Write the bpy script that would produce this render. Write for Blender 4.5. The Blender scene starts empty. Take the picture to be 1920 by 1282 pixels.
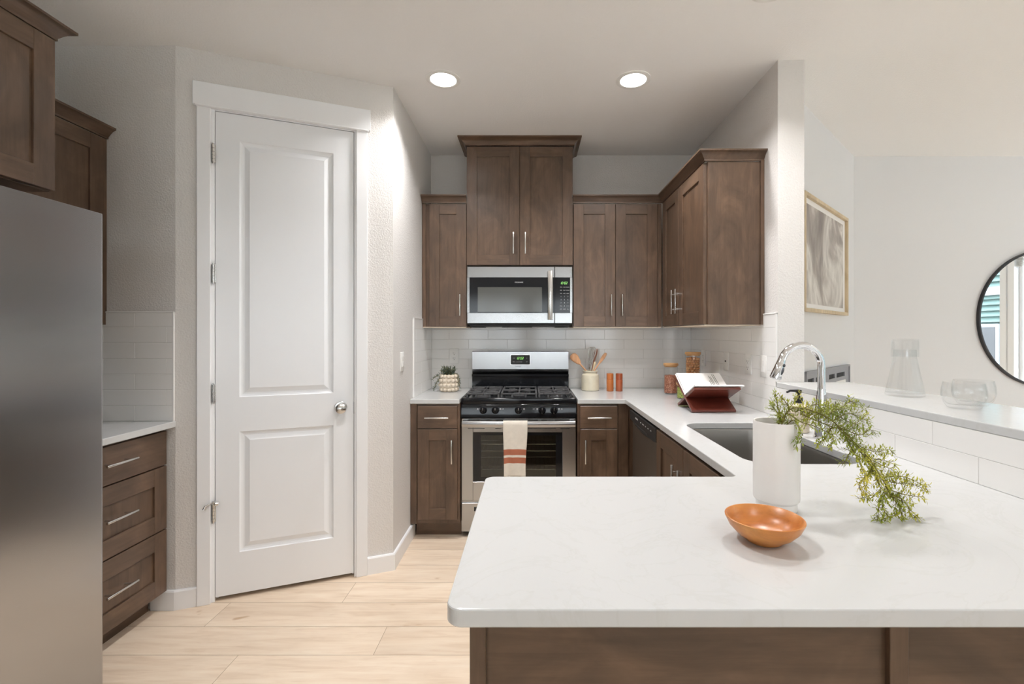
import bpy, bmesh, math, random
from mathutils import Vector, Matrix
R = math.radians
C = bpy.context.scene.collection
SC = bpy.context.scene
random.seed(7)

# ------------------------------------------------------------------ camera, sky, exposure
cam_d = bpy.data.cameras.new('camera'); cam = bpy.data.objects.new('camera', cam_d); C.objects.link(cam)
cam.location = (0, 0, 1.34); cam.rotation_euler = (R(90), 0, 0)
cam_d.sensor_width = 36; cam_d.lens = 888 * 36 / 1920
cam_d.shift_x = -(994 - 960) / 1920; cam_d.shift_y = -(641 - 626) / 1920
cam_d.clip_start = 0.05
SC.camera = cam
SC.view_settings.view_transform = 'Standard'; SC.view_settings.look = 'None'
SC.view_settings.gamma = 1; SC.view_settings.use_curve_mapping = False
SC.view_settings.exposure = 0.27
SC.cycles.use_denoising = True
SC.cycles.caustics_reflective = False; SC.cycles.caustics_refractive = False
SC.cycles.sample_clamp_indirect = 6
SC.cycles.max_bounces = 12; SC.cycles.diffuse_bounces = 6; SC.cycles.glossy_bounces = 6
SC.cycles.transparent_max_bounces = 16; SC.cycles.transmission_bounces = 10

SKY = 10.0          # brightness of the overcast sky
LAMP = 9.0        # watts of each recessed lamp
w = bpy.data.worlds.new('sky'); SC.world = w; w.use_nodes = True
bg = w.node_tree.nodes['Background']
bg.inputs['Color'].default_value = (0.83, 0.92, 1.0, 1); bg.inputs['Strength'].default_value = SKY

def portal(name, loc, rot, sx, sy):
    l = bpy.data.lights.new(name, 'AREA'); l.shape = 'RECTANGLE'; l.size = sx; l.size_y = sy
    l.cycles.is_portal = True
    o = bpy.data.objects.new(name, l); C.objects.link(o); o.location = loc; o.rotation_euler = rot
    return o
# window openings: behind the viewpoint (wall at y=-3.2) and along the great room's right wall (x=6.5)
WB = [(-1.5, -0.16), (0.09, 1.93)]
WR = [(-2.9, -0.3), (-0.2, 0.93), (1.126, 3.0)]
for a, b in WB: portal('window_daylight', ((a+b)/2, -3.16, 1.45), (R(90), 0, 0), b-a, 1.3)
for a, b in WR: portal('window_daylight', (6.46, (a+b)/2, 1.25), (R(90), 0, R(90)), b-a, 2.3)

# ------------------------------------------------------------------ mesh builder
class MB:
    def __init__(s, xf=None):
        s.bm = bmesh.new(); s.xf = xf or Matrix.Identity(4); s.n = 0
    def merge(s, t, m=0, xf=None):
        for f in t.faces:
            if m is not None: f.material_index = m
        if xf is not None: bmesh.ops.transform(t, matrix=xf, verts=t.verts)
        me = bpy.data.meshes.new('tmp'); t.to_mesh(me); t.free()
        s.bm.from_mesh(me); bpy.data.meshes.remove(me)
    def box(s, x0, x1, y0, y1, z0, z1, b=0.0, seg=1, m=0, xf=None):
        if x1 < x0: x0, x1 = x1, x0
        if y1 < y0: y0, y1 = y1, y0
        if z1 < z0: z0, z1 = z1, z0
        t = bmesh.new(); bmesh.ops.create_cube(t, size=1)
        for v in t.verts:
            v.co = ((x0+x1)/2 + v.co.x*(x1-x0), (y0+y1)/2 + v.co.y*(y1-y0), (z0+z1)/2 + v.co.z*(z1-z0))
        if b > 0:
            b = min(b, 0.45*min(x1-x0, y1-y0, z1-z0))
            bmesh.ops.bevel(t, geom=t.edges[:], offset=b, segments=seg, profile=0.5, affect='EDGES')
        s.merge(t, m, xf)
    def cyl(s, p0, p1, r0, r1=None, seg=24, m=0, b=0.0):
        r1 = r0 if r1 is None else r1
        p0, p1 = Vector(p0), Vector(p1); d = p1-p0; L = d.length
        t = bmesh.new(); bmesh.ops.create_cone(t, cap_ends=True, segments=seg, radius1=r0, radius2=r1, depth=L)
        if b > 0:
            ed = [e for e in t.edges if abs(e.verts[0].co.z-e.verts[1].co.z) < 1e-6]
            bmesh.ops.bevel(t, geom=ed, offset=b, segments=2, profile=0.5, affect='EDGES')
        q = Vector((0, 0, 1)).rotation_difference(d.normalized()).to_matrix().to_4x4()
        s.merge(t, m, Matrix.Translation((p0+p1)/2) @ q)
    def sphere(s, c, r, m=0, sub=2, sc=(1, 1, 1), rot=None):
        t = bmesh.new(); bmesh.ops.create_icosphere(t, subdivisions=sub, radius=r)
        x = Matrix.Translation(c) @ (rot or Matrix.Identity(4)) @ Matrix.Diagonal((*sc, 1))
        s.merge(t, m, x)
    def lathe(s, prof, c=(0, 0, 0), seg=40, m=0, xf=None, fn=None):
        t = bmesh.new(); rings = []
        for r, z in prof:
            if r < 1e-6: rings.append([t.verts.new((0, 0, z))])
            else:
                rr = []
                for i in range(seg):
                    a = 2*math.pi*i/seg; k = fn(a, z) if fn else 1
                    rr.append(t.verts.new((r*k*math.cos(a), r*k*math.sin(a), z)))
                rings.append(rr)
        for a, b in zip(rings, rings[1:]):
            for i in range(seg):
                j = (i+1) % seg
                if len(a) == 1 and len(b) == 1: continue
                if len(a) == 1: t.faces.new((a[0], b[i], b[j]))
                elif len(b) == 1: t.faces.new((a[i], a[j], b[0]))
                else: t.faces.new((a[i], a[j], b[j], b[i]))
        bmesh.ops.recalc_face_normals(t, faces=t.faces)
        s.merge(t, m, (xf or Matrix.Identity(4)) if xf else Matrix.Translation(c))
    def tube(s, pts, r, seg=10, m=0, closed=False, flat=1.0):
        pts = [Vector(p) for p in pts]; n = len(pts)
        rs = r if isinstance(r, (list, tuple)) else [r]*n
        t = bmesh.new(); rings = []; up = None
        for i, p in enumerate(pts):
            if closed: d = pts[(i+1) % n]-pts[i-1]
            else: d = pts[min(i+1, n-1)]-pts[max(i-1, 0)]
            d.normalize()
            if up is None:
                up = Vector((0, 0, 1)) if abs(d.z) < .9 else Vector((1, 0, 0))
            up = (up - d*up.dot(d)).normalized(); sd = d.cross(up)
            rings.append([t.verts.new(p + (up*math.cos(2*math.pi*k/seg)*flat + sd*math.sin(2*math.pi*k/seg))*rs[i]) for k in range(seg)])
        q = list(zip(rings, rings[1:])) + ([(rings[-1], rings[0])] if closed else [])
        for a, b in q:
            for k in range(seg): t.faces.new((a[k], a[(k+1) % seg], b[(k+1) % seg], b[k]))
        if not closed:
            t.faces.new(rings[0]); t.faces.new(rings[-1])
        bmesh.ops.recalc_face_normals(t, faces=t.faces)
        s.merge(t, m)
    def prism(s, poly, z0, z1, m=0, b=0.0, xf=None):
        t = bmesh.new()
        lo = [t.verts.new((x, y, z0)) for x, y in poly]; hi = [t.verts.new((x, y, z1)) for x, y in poly]
        n = len(poly)
        for i in range(n): t.faces.new((lo[i], lo[(i+1) % n], hi[(i+1) % n], hi[i]))
        t.faces.new(lo); t.faces.new(hi)
        bmesh.ops.recalc_face_normals(t, faces=t.faces)
        if b > 0: bmesh.ops.bevel(t, geom=t.edges[:], offset=b, segments=1, profile=0.5, affect='EDGES')
        s.merge(t, m, xf)
    def sweep(s, path, prof, a=0, b=None, m=0, z=0.0, caps=True):
        """profile (out, up) carried along a plan path, out = right-hand side of the heading, mitred"""
        n = len(path); b = n-1 if b is None else b
        P = [Vector((x, y)) for x, y in path]
        D = [(P[i+1]-P[i]).normalized() for i in range(n-1)]
        N = [Vector((d.y, -d.x)) for d in D]
        t = bmesh.new(); rings = []
        for i in range(a, b+1):
            if i == 0: o = N[0]
            elif i == n-1: o = N[-1]
            else:
                o = (N[i-1]+N[i]); o = o/(o.dot(N[i]))
            rings.append([t.verts.new((P[i].x+o.x*u, P[i].y+o.y*u, z+h)) for u, h in prof])
        k = len(prof)
        for p, q in zip(rings, rings[1:]):
            for i in range(k): t.faces.new((p[i], p[(i+1) % k], q[(i+1) % k], q[i]))
        if caps: t.faces.new(rings[0]); t.faces.new(rings[-1])
        bmesh.ops.recalc_face_normals(t, faces=t.faces)
        s.merge(t, m)
    def slab(s, outer, holes, z0, z1, b=0.003, m=0, mside=None):
        """flat slab from plan loops with eased edges"""
        t = bmesh.new()
        def off(loop, d):
            n = len(loop); o = []
            for i in range(n):
                p, c, q = Vector(loop[i-1]), Vector(loop[i]), Vector(loop[(i+1) % n])
                n1 = (c-p).normalized(); n2 = (q-c).normalized()
                n1 = Vector((-n1.y, n1.x)); n2 = Vector((-n2.y, n2.x)); k = n1+n2; k = k/max(.3, k.dot(n2))
                o.append(c+k*d)
            return o
        tops, bots = [], []
        for li, loop in enumerate([outer]+holes):
            ar = sum(loop[i-1][0]*loop[i][1]-loop[i][0]*loop[i-1][1] for i in range(len(loop)))
            if (ar > 0) != (li == 0): loop = loop[::-1]
            rings = []
            for d, z in ((b, z1), (b*.3, z1-b*.3), (0, z1-b), (0, z0+b), (b, z0)):
                rings.append([t.verts.new((p[0], p[1], z)) for p in off(loop, d)])
            for p, q in zip(rings, rings[1:]):
                for i in range(len(p)): t.faces.new((p[i], q[i], q[(i+1) % len(p)], p[(i+1) % len(p)]))
            tops.append(rings[0]); bots.append(rings[-1])
        for rs in (tops, bots):
            ed = []
            for r in rs:
                for i in range(len(r)):
                    e = t.edges.get((r[i], r[(i+1) % len(r)])); ed.append(e)
            bmesh.ops.triangle_fill(t, use_beauty=True, use_dissolve=False, edges=ed)
        bmesh.ops.recalc_face_normals(t, faces=t.faces)
        s.merge(t, m)
    def poly3(s, pts, m=0):
        t = bmesh.new(); t.faces.new([t.verts.new(p) for p in pts]); s.merge(t, m)
    def build(s, name, mats, parent=None, smooth=35):
        bm = s.bm
        if s.xf != Matrix.Identity(4): bmesh.ops.transform(bm, matrix=s.xf, verts=bm.verts)
        o_ = Vector((0, 0, 0)); p = parent
        while p is not None: o_ += p.location; p = p.parent
        if parent is None: pass
        bmesh.ops.translate(bm, vec=-o_, verts=bm.verts)
        me = bpy.data.meshes.new(name)
        if smooth:
            for f in bm.faces: f.smooth = f.calc_area() < .008
        bm.to_mesh(me); bm.free()
        if smooth: me.set_sharp_from_angle(angle=R(smooth))
        for mt in (mats if isinstance(mats, (list, tuple)) else [mats]): me.materials.append(mt)
        o = bpy.data.objects.new(name, me); C.objects.link(o)
        if parent is not None: o.parent = parent
        return o

def rc(pts, rads, seg=6):
    """round the corners of a plan polygon"""
    out = []; n = len(pts)
    if not isinstance(rads, (list, tuple)): rads = [rads]*n
    for i in range(n):
        p, c, q = Vector(pts[i-1]), Vector(pts[i]), Vector(pts[(i+1) % n]); r = rads[i]
        if r <= 0: out.append((c.x, c.y)); continue
        u = (p-c).normalized(); v = (q-c).normalized(); ang = u.angle(v); d = r/math.tan(ang/2)
        a = c+u*d; b = c+v*d; ctr = c+(u+v).normalized()*(r/math.sin(ang/2))
        a0 = math.atan2(a.y-ctr.y, a.x-ctr.x); a1 = math.atan2(b.y-ctr.y, b.x-ctr.x)
        da = (a1-a0+math.pi) % (2*math.pi)-math.pi
        for k in range(seg+1): out.append((ctr.x+r*math.cos(a0+da*k/seg), ctr.y+r*math.sin(a0+da*k/seg)))
    return out

def empty(name, loc):
    o = bpy.data.objects.new(name, None); C.objects.link(o); o.location = loc; o.empty_display_size = .05
    return o
def tag(o, label, cat, group=None, kind=None):
    if label: o['label'] = label
    if cat: o['category'] = cat
    if group: o['group'] = group
    if kind: o['kind'] = kind
    return o
def thing(name, label, cat, loc, group=None): return tag(empty(name, loc), label, cat, group)
def recenter(o, loc):
    """move a mesh object's origin to its base without moving the mesh"""
    d = Vector(loc); o.data.transform(Matrix.Translation(-d)); o.location = d
    return o
def struct(o, label=None): o['kind'] = 'structure'; return o
def copy_tree(o, parent=None):
    c = o.copy(); C.objects.link(c)
    if parent is not None: c.parent = parent
    for ch in list(o.children): copy_tree(ch, c)
    return c
def frame(x, y, ang, z=0): return Matrix.Translation((x, y, z)) @ Matrix.Rotation(R(ang), 4, 'Z')
def text_mesh(txt, size, xf, name, mat, parent, depth=0.0004, sx=1.0, shear=0):
    cu = bpy.data.curves.new('t', 'FONT'); cu.body = txt; cu.size = size; cu.extrude = depth
    cu.align_x = 'CENTER'; cu.align_y = 'CENTER'; cu.shear = shear
    o = bpy.data.objects.new('t', cu); C.objects.link(o)
    bpy.context.view_layer.update()
    me = bpy.data.meshes.new_from_object(o.evaluated_get(bpy.context.evaluated_depsgraph_get()))
    bpy.data.objects.remove(o); mb = MB(); mb.bm.from_mesh(me)
    # text lies in xy facing +z: stand it up to face local -y
    bmesh.ops.transform(mb.bm, matrix=xf @ Matrix.Rotation(R(90), 4, 'X') @ Matrix.Diagonal((sx, 1, 1, 1)), verts=mb.bm.verts)
    for f in mb.bm.faces: f.material_index = 0
    return mb.build(name, mat, parent, smooth=0)

# ------------------------------------------------------------------ materials
def new_mat(name):
    m = bpy.data.materials.new(name); m.use_nodes = True; nt = m.node_tree
    return m, nt, nt.nodes['Principled BSDF']
def lnk(nt, a, b): nt.links.new(a, b)
def coords(nt, scale=(1, 1, 1), kind='Object', rot=(0, 0, 0)):
    tc = nt.nodes.new('ShaderNodeTexCoord'); mp = nt.nodes.new('ShaderNodeMapping')
    mp.inputs['Scale'].default_value = scale; mp.inputs['Rotation'].default_value = rot
    lnk(nt, tc.outputs[kind], mp.inputs['Vector']); return mp.outputs['Vector']
def noise(nt, vec, scale, detail=4, rough=.55, dist=0):
    n = nt.nodes.new('ShaderNodeTexNoise'); n.inputs['Scale'].default_value = scale
    n.inputs['Detail'].default_value = detail; n.inputs['Roughness'].default_value = rough
    n.inputs['Distortion'].default_value = dist
    if vec is not None: lnk(nt, vec, n.inputs['Vector'])
    return n.outputs['Fac']
def ramp(nt, fac, stops):
    r = nt.nodes.new('ShaderNodeValToRGB'); e = r.color_ramp.elements
    while len(e) < len(stops): e.new(.5)
    for i, (p, c) in enumerate(stops): e[i].position = p; e[i].color = (*c, 1) if len(c) == 3 else c
    lnk(nt, fac, r.inputs['Fac']); return r.outputs['Color']
def mix(nt, fac, a, b, mode='MIX'):
    n = nt.nodes.new('ShaderNodeMix'); n.data_type = 'RGBA'; n.blend_type = mode
    if isinstance(fac, (int, float)): n.inputs[0].default_value = fac
    else: lnk(nt, fac, n.inputs[0])
    for v, i in ((a, 6), (b, 7)):
        if isinstance(v, tuple): n.inputs[i].default_value = (*v, 1)
        else: lnk(nt, v, n.inputs[i])
    return n.outputs[2]
def bump(nt, bs, h, strength, dist):
    b = nt.nodes.new('ShaderNodeBump'); b.inputs['Strength'].default_value = strength; b.inputs['Distance'].default_value = dist
    lnk(nt, h, b.inputs['Height']); lnk(nt, b.outputs['Normal'], bs.inputs['Normal'])
def srgb(r, g, b):
    f = lambda c: (c/255/12.92 if c/255 <= .04045 else ((c/255+.055)/1.055)**2.4)
    return (f(r), f(g), f(b))
def plain(name, col, rough=.5, metal=0, spec=.5, var=.0, vs=20, bmp=0, bs_=200, coat=0, bdist=.001, **kw):
    m, nt, bs = new_mat(name)
    bs.inputs['Roughness'].default_value = rough; bs.inputs['Metallic'].default_value = metal
    bs.inputs['Specular IOR Level'].default_value = spec; bs.inputs['Coat Weight'].default_value = coat
    v = coords(nt)
    if var > 0:
        n = noise(nt, v, vs)
        lo = tuple(c*(1-var) for c in col); hi = tuple(min(1, c*(1+var)) for c in col)
        lnk(nt, ramp(nt, n, [(.3, lo), (.7, hi)]), bs.inputs['Base Color'])
    else: bs.inputs['Base Color'].default_value = (*col, 1)
    if bmp > 0: bump(nt, bs, noise(nt, v, bs_, 3), bmp, bdist)
    return m
def wood(name, axis, cols, rough=.35, blot=2.2, grain=60, coat=0.15):
    m, nt, bs = new_mat(name)
    st = {'x': (.06, 1, 1), 'y': (1, .06, 1), 'z': (1, 1, .06)}[axis]
    sb = {'x': (.45, 1, 1), 'y': (1, .45, 1), 'z': (1, 1, .45)}[axis]
    oi = nt.nodes.new('ShaderNodeObjectInfo'); 
    tc = nt.nodes.new('ShaderNodeTexCoord'); ad = nt.nodes.new('ShaderNodeVectorMath'); ad.operation = 'MULTIPLY_ADD'
    cx = nt.nodes.new('ShaderNodeCombineXYZ')
    for i in range(3): lnk(nt, oi.outputs['Random'], cx.inputs[i])
    lnk(nt, cx.outputs[0], ad.inputs[0]); ad.inputs[1].default_value = (9, 7, 5); lnk(nt, tc.outputs['Object'], ad.inputs[2])
    def mp(sc):
        q = nt.nodes.new('ShaderNodeMapping'); q.inputs['Scale'].default_value = sc; lnk(nt, ad.outputs[0], q.inputs['Vector']); return q.outputs[0]
    b = noise(nt, mp(sb), blot*4, 4, .6, .8)
    g = noise(nt, mp(st), grain, 5, .65, .3)
    base = ramp(nt, b, [(.3, cols[0]), (.52, cols[1]), (.75, cols[2])])
    fine = ramp(nt, g, [(.3, (.80, .80, .80)), (.6, (1.06, 1.06, 1.06))])
    lnk(nt, mix(nt, 1.0, base, fine, 'MULTIPLY'), bs.inputs['Base Color'])
    bs.inputs['Roughness'].default_value = rough; bs.inputs['Coat Weight'].default_value = coat; bs.inputs['Coat Roughness'].default_value = .25
    bump(nt, bs, g, .04, .001)
    return m
CAB = [srgb(80, 63, 50), srgb(97, 76, 60), srgb(116, 91, 72)]
W = {a: wood('stained_maple_'+a, a, CAB) for a in 'xyz'}
WM = [W['z'], W['x'], W['y']]
M = {}
def emit(name, col, strength):
    m = bpy.data.materials.new(name); m.use_nodes = True; nt = m.node_tree; bs = nt.nodes['Principled BSDF']
    bs.inputs['Base Color'].default_value = (.02, .02, .02, 1)
    bs.inputs['Emission Color'].default_value = (*col, 1); bs.inputs['Emission Strength'].default_value = strength
    return m
M['wall'] = plain('wall_paint', srgb(222, 219, 216), .75, spec=.25, bmp=.7, bs_=120, bdist=.004)
M['ceil'] = plain('ceiling_paint', srgb(245, 244, 243), .85, spec=.2, bmp=.35, bs_=110, bdist=.004)
M['wall2'] = plain('great_room_paint', srgb(225, 225, 226), .8, spec=.2, bmp=.12, bs_=140, bdist=.002)
M['trim'] = plain('white_trim_paint', srgb(240, 241, 243), .35, spec=.4)
M['door'] = plain('white_door_paint', srgb(238, 240, 243), .3, spec=.45, bmp=.02, bs_=60)
M['tile'] = plain('white_glazed_tile', srgb(238, 237, 235), .10, spec=.5, bmp=.05, bs_=9, bdist=.003)
M['grout'] = plain('pale_grout', srgb(210, 208, 205), .9)
M['black'] = plain('black_enamel', (.008, .009, .011), .10, spec=.4)
M['blackmat'] = plain('black_matte', (.02, .02, .021), .5)
M['iron'] = plain('cast_iron', (.075, .075, .078), .38, spec=.5, bmp=.1, bs_=300)
M['nickel'] = plain('brushed_nickel', (.66, .65, .63), .25, 1)
M['chrome'] = plain('chrome', (.82, .83, .85), .05, 1)
M['rubber'] = plain('grey_rubber', (.06, .065, .075), .5)
M['white'] = plain('white_plastic', srgb(236, 235, 232), .35)
M['slotdark'] = plain('dark_slot', (.02, .02, .02), .6)
M['ink'] = plain('pale_print', srgb(215, 215, 215), .5)
M['ceramic'] = plain('white_ceramic', srgb(228, 225, 221), .45, var=.02, vs=6, bmp=.05, bs_=80)
M['crock'] = plain('cream_stoneware', srgb(212, 204, 182), .3, var=.06, vs=18, coat=.3)
M['pot'] = plain('bubbled_stoneware', srgb(216, 203, 184), .45, var=.08, vs=25)
M['mirror'] = plain('mirror_glass', (.9, .92, .92), .01, 1)
M['blackmetal'] = plain('black_metal_frame', (.02, .021, .025), .35, spec=.5)
M['oak'] = wood('pale_oak', 'z', [srgb(196, 174, 140), srgb(210, 190, 156), srgb(220, 202, 170)], .5, coat=0)
M['bamboo'] = wood('bamboo_lid', 'x', [srgb(190, 140, 90), srgb(206, 160, 108), srgb(216, 172, 120)], .5, coat=0)
M['spoon'] = wood('spoon_wood', 'z', [srgb(205, 148, 108), srgb(220, 168, 126), srgb(228, 180, 138)], .55, coat=0)
M['darkspoon'] = wood('brown_spoon_wood', 'z', [srgb(140, 96, 76), srgb(160, 112, 90), srgb(172, 126, 100)], .55, coat=0)
M['mill'] = wood('orange_brown_wood', 'z', [srgb(168, 92, 40), srgb(186, 106, 50), srgb(200, 122, 62)], .4, coat=.2)
M['mill2'] = wood('red_brown_wood', 'z', [srgb(146, 68, 36), srgb(164, 82, 46), srgb(180, 98, 58)], .3, coat=.4)
M['stand'] = wood('red_mahogany', 'x', [srgb(80, 34, 25), srgb(102, 46, 34), srgb(124, 62, 46)], .35, coat=.3)
M['bowl'] = wood('turned_cherry', 'x', [srgb(178, 104, 46), srgb(196, 126, 60), srgb(210, 146, 78)], .35, blot=4, grain=40, coat=.2)
M['paper'] = plain('paper', srgb(238, 236, 234), .8)
M['print'] = plain('printed_ink', srgb(90, 88, 88), .8)
M['cream'] = plain('cream_bottle', srgb(232, 218, 198), .4)
M['leafgrey'] = plain('dusty_leaf', srgb(92, 106, 92), .6, var=.3, vs=30)
M['branch'] = plain('branch_bark', srgb(116, 106, 50), .7, var=.2)
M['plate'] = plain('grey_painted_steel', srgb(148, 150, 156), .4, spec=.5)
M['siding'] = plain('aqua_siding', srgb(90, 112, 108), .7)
M['ground'] = plain('outdoor_ground', srgb(205, 202, 196), .9, var=.2)
M['dark'] = plain('dark_void', (.012, .012, .012), .8)
M['gap'] = plain('subfloor_gap', srgb(150, 125, 98), .8)
def leaf_mat():
    m, nt, bs = new_mat('fern_leaf')
    n = noise(nt, coords(nt), 9, 3)
    lnk(nt, ramp(nt, n, [(.3, srgb(108, 130, 34)), (.5, srgb(158, 164, 44)), (.72, srgb(204, 190, 70))]), bs.inputs['Base Color'])
    bs.inputs['Roughness'].default_value = .5; bs.inputs['Subsurface Weight'].default_value = 0
    return m
M['fern'] = leaf_mat()
def steel(name, col, rough, axis, aniso=.0, arot=None):
    m, nt, bs = new_mat(name)
    sc = {'x': (.02, 1, 1), 'y': (1, .02, 1), 'z': (1, 1, .02)}[axis]
    g = noise(nt, coords(nt, sc), 500, 3)
    bs.inputs['Metallic'].default_value = 1
    lnk(nt, ramp(nt, g, [(.3, tuple(c*.985 for c in col)), (.7, tuple(min(1, c*1.01) for c in col))]), bs.inputs['Base Color'])
    r = nt.nodes.new('ShaderNodeMapRange'); r.inputs[3].default_value = rough-.008; r.inputs[4].default_value = rough+.012
    lnk(nt, g, r.inputs[0]); lnk(nt, r.outputs[0], bs.inputs['Roughness'])
    bs.inputs['Anisotropic'].default_value = aniso
    if arot is not None:
        tg = nt.nodes.new('ShaderNodeTangent'); tg.direction_type = 'RADIAL'; tg.axis = 'Z'; lnk(nt, tg.outputs[0], bs.inputs['Tangent'])
        bs.inputs['Anisotropic Rotation'].default_value = arot
        for q_ in ('Base Color', 'Roughness'): nt.links.remove(bs.inputs[q_].links[0])
        bs.inputs['Base Color'].default_value = (*col, 1); bs.inputs['Roughness'].default_value = rough
    if arot is None: bump(nt, bs, g, .008, .0005)
    return m
M['steel'] = steel('brushed_steel', (.43, .43, .43), .26, 'x', .2)
M['fridge'] = steel('fridge_steel', (.45, .45, .46), .27, 'z', .85, 0.0)
M['sink'] = steel('sink_steel', (.33, .315, .295), .36, 'x', .3)
def quartz():
    m, nt, bs = new_mat('white_quartz')
    v = coords(nt)
    a = noise(nt, v, 2.6, 6, .6, 2.2); b = noise(nt, v, 14, 5, .6, 1.0)
    base = ramp(nt, a, [(.475, srgb(201, 202, 202)), (.495, srgb(198, 199, 198)), (.515, srgb(201, 202, 202))])
    fl = ramp(nt, b, [(.64, (1, 1, 1)), (.67, (.965, .96, .95)), (.70, (1, 1, 1))])
    lnk(nt, mix(nt, 1, base, fl, 'MULTIPLY'), bs.inputs['Base Color'])
    bs.inputs['Roughness'].default_value = .16; bs.inputs['Specular IOR Level'].default_value = .5
    return m
M['quartz'] = quartz()
def glass(name, tint, r=.02, gl=.10, ior=1.45):
    """clear pane: sees straight through with a fresnel reflection"""
    m = bpy.data.materials.new(name); m.use_nodes = True; nt = m.node_tree; nt.nodes.clear()
    out = nt.nodes.new('ShaderNodeOutputMaterial'); mx = nt.nodes.new('ShaderNodeMixShader')
    t = nt.nodes.new('ShaderNodeBsdfTransparent'); t.inputs[0].default_value = (*tint, 1)
    g = nt.nodes.new('ShaderNodeBsdfGlossy'); g.inputs['Roughness'].default_value = r
    lw = nt.nodes.new('ShaderNodeLayerWeight'); lw.inputs['Blend'].default_value = .5
    pw = nt.nodes.new('ShaderNodeMath'); pw.operation = 'POWER'; lnk(nt, lw.outputs['Facing'], pw.inputs[0]); pw.inputs[1].default_value = 5.0
    ma = nt.nodes.new('ShaderNodeMath'); ma.operation = 'MULTIPLY_ADD'; lnk(nt, pw.outputs[0], ma.inputs[0]); ma.inputs[1].default_value = .55
    ma.inputs[2].default_value = ((ior-1)/(ior+1))**2
    lnk(nt, ma.outputs[0], mx.inputs[0]); lnk(nt, t.outputs[0], mx.inputs[1]); lnk(nt, g.outputs[0], mx.inputs[2])
    lnk(nt, mx.outputs[0], out.inputs[0]); return m
M['pane'] = glass('window_glass', (.985, .985, .985))
M['clear'] = glass('clear_glass', (.98, .982, .982), ior=1.42)
M['smoke'] = glass('smoked_oven_glass', (.66, .67, .63), ior=1.6)
def plank_mat():
    m, nt, bs = new_mat('pale_oak_planks')
    at = nt.nodes.new('ShaderNodeAttribute'); at.attribute_name = 'plank'; at.attribute_type = 'GEOMETRY'
    tc = nt.nodes.new('ShaderNodeTexCoord'); ad = nt.nodes.new('ShaderNodeVectorMath'); ad.operation = 'MULTIPLY_ADD'
    lnk(nt, at.outputs['Color'], ad.inputs[0]); ad.inputs[1].default_value = (13, 7, 3); lnk(nt, tc.outputs['Object'], ad.inputs[2])
    def mp(sc):
        q = nt.nodes.new('ShaderNodeMapping'); q.inputs['Scale'].default_value = sc; lnk(nt, ad.outputs[0], q.inputs['Vector']); return q.outputs[0]
    g = noise(nt, mp((.10, 1, 1)), 34, 6, .62, .6); b = noise(nt, mp((.35, 1, 1)), 4.5, 4, .55, 1.0); k = noise(nt, mp((.5, 1, 1)), 13, 2, .5, .3)
    c1 = ramp(nt, g, [(.25, srgb(218, 195, 170)), (.5, srgb(234, 215, 193)), (.75, srgb(241, 226, 206))])
    c2 = ramp(nt, b, [(.3, (.90, .88, .86)), (.6, (1.02, 1.02, 1.02))])
    c3 = ramp(nt, k, [(.70, (1, 1, 1)), (.76, (.74, .64, .54))])
    sx = nt.nodes.new('ShaderNodeSeparateColor'); lnk(nt, at.outputs['Color'], sx.inputs[0])
    c4 = ramp(nt, sx.outputs[0], [(0, (.95, .94, .93)), (1, (1.02, 1.02, 1.02))])
    c = mix(nt, 1, mix(nt, 1, mix(nt, 1, c1, c2, 'MULTIPLY'), c3, 'MULTIPLY'), c4, 'MULTIPLY')
    lnk(nt, c, bs.inputs['Base Color']); bs.inputs['Roughness'].default_value = .38; bs.inputs['Specular IOR Level'].default_value = .35
    bump(nt, bs, g, .05, .001)
    return m
M['plank'] = plank_mat()
def grain_mat(name, cols, scale):
    m, nt, bs = new_mat(name)
    v = nt.nodes.new('ShaderNodeTexVoronoi'); v.inputs['Scale'].default_value = scale; lnk(nt, coords(nt), v.inputs['Vector'])
    s = nt.nodes.new('ShaderNodeSeparateColor'); lnk(nt, v.outputs['Color'], s.inputs[0])
    lnk(nt, ramp(nt, s.outputs[0], [(i/(len(cols)-1), c) for i, c in enumerate(cols)]), bs.inputs['Base Color'])
    bs.inputs['Roughness'].default_value = .6
    return m
M['grain'] = grain_mat('brown_grain', [srgb(120, 62, 44), srgb(176, 110, 84), srgb(214, 160, 130)], 260)
M['peas'] = grain_mat('green_split_peas', [srgb(110, 130, 40), srgb(150, 168, 70), srgb(196, 200, 110)], 240)
M['nut'] = plain('tan_nut', srgb(206, 148, 92), .5)
def _nut():
    nt = M['nut'].node_tree; oi = nt.nodes.new('ShaderNodeObjectInfo')
    lnk(nt, ramp(nt, oi.outputs['Random'], [(0, srgb(184, 122, 72)), (.5, srgb(208, 150, 98)), (1, srgb(228, 178, 126))]), nt.nodes['Principled BSDF'].inputs['Base Color'])
_nut()
def art_mat():
    m, nt, bs = new_mat('grey_wash_print')
    v = coords(nt)
    a = noise(nt, v, 1.9, 4, .5, 1.2); b = noise(nt, coords(nt, (1, 1, .35)), 7, 4, .6, 1.5)
    c = ramp(nt, a, [(.32, srgb(146, 138, 134)), (.45, srgb(176, 168, 162)), (.52, srgb(220, 216, 210)), (.62, srgb(186, 180, 175)), (.72, srgb(132, 126, 126))])
    d = ramp(nt, b, [(.35, (.82, .81, .80)), (.6, (1.06, 1.06, 1.06))])
    lnk(nt, mix(nt, 1, c, d, 'MULTIPLY'), bs.inputs['Base Color']); bs.inputs['Roughness'].default_value = .6
    return m
M['art'] = art_mat()
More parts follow.
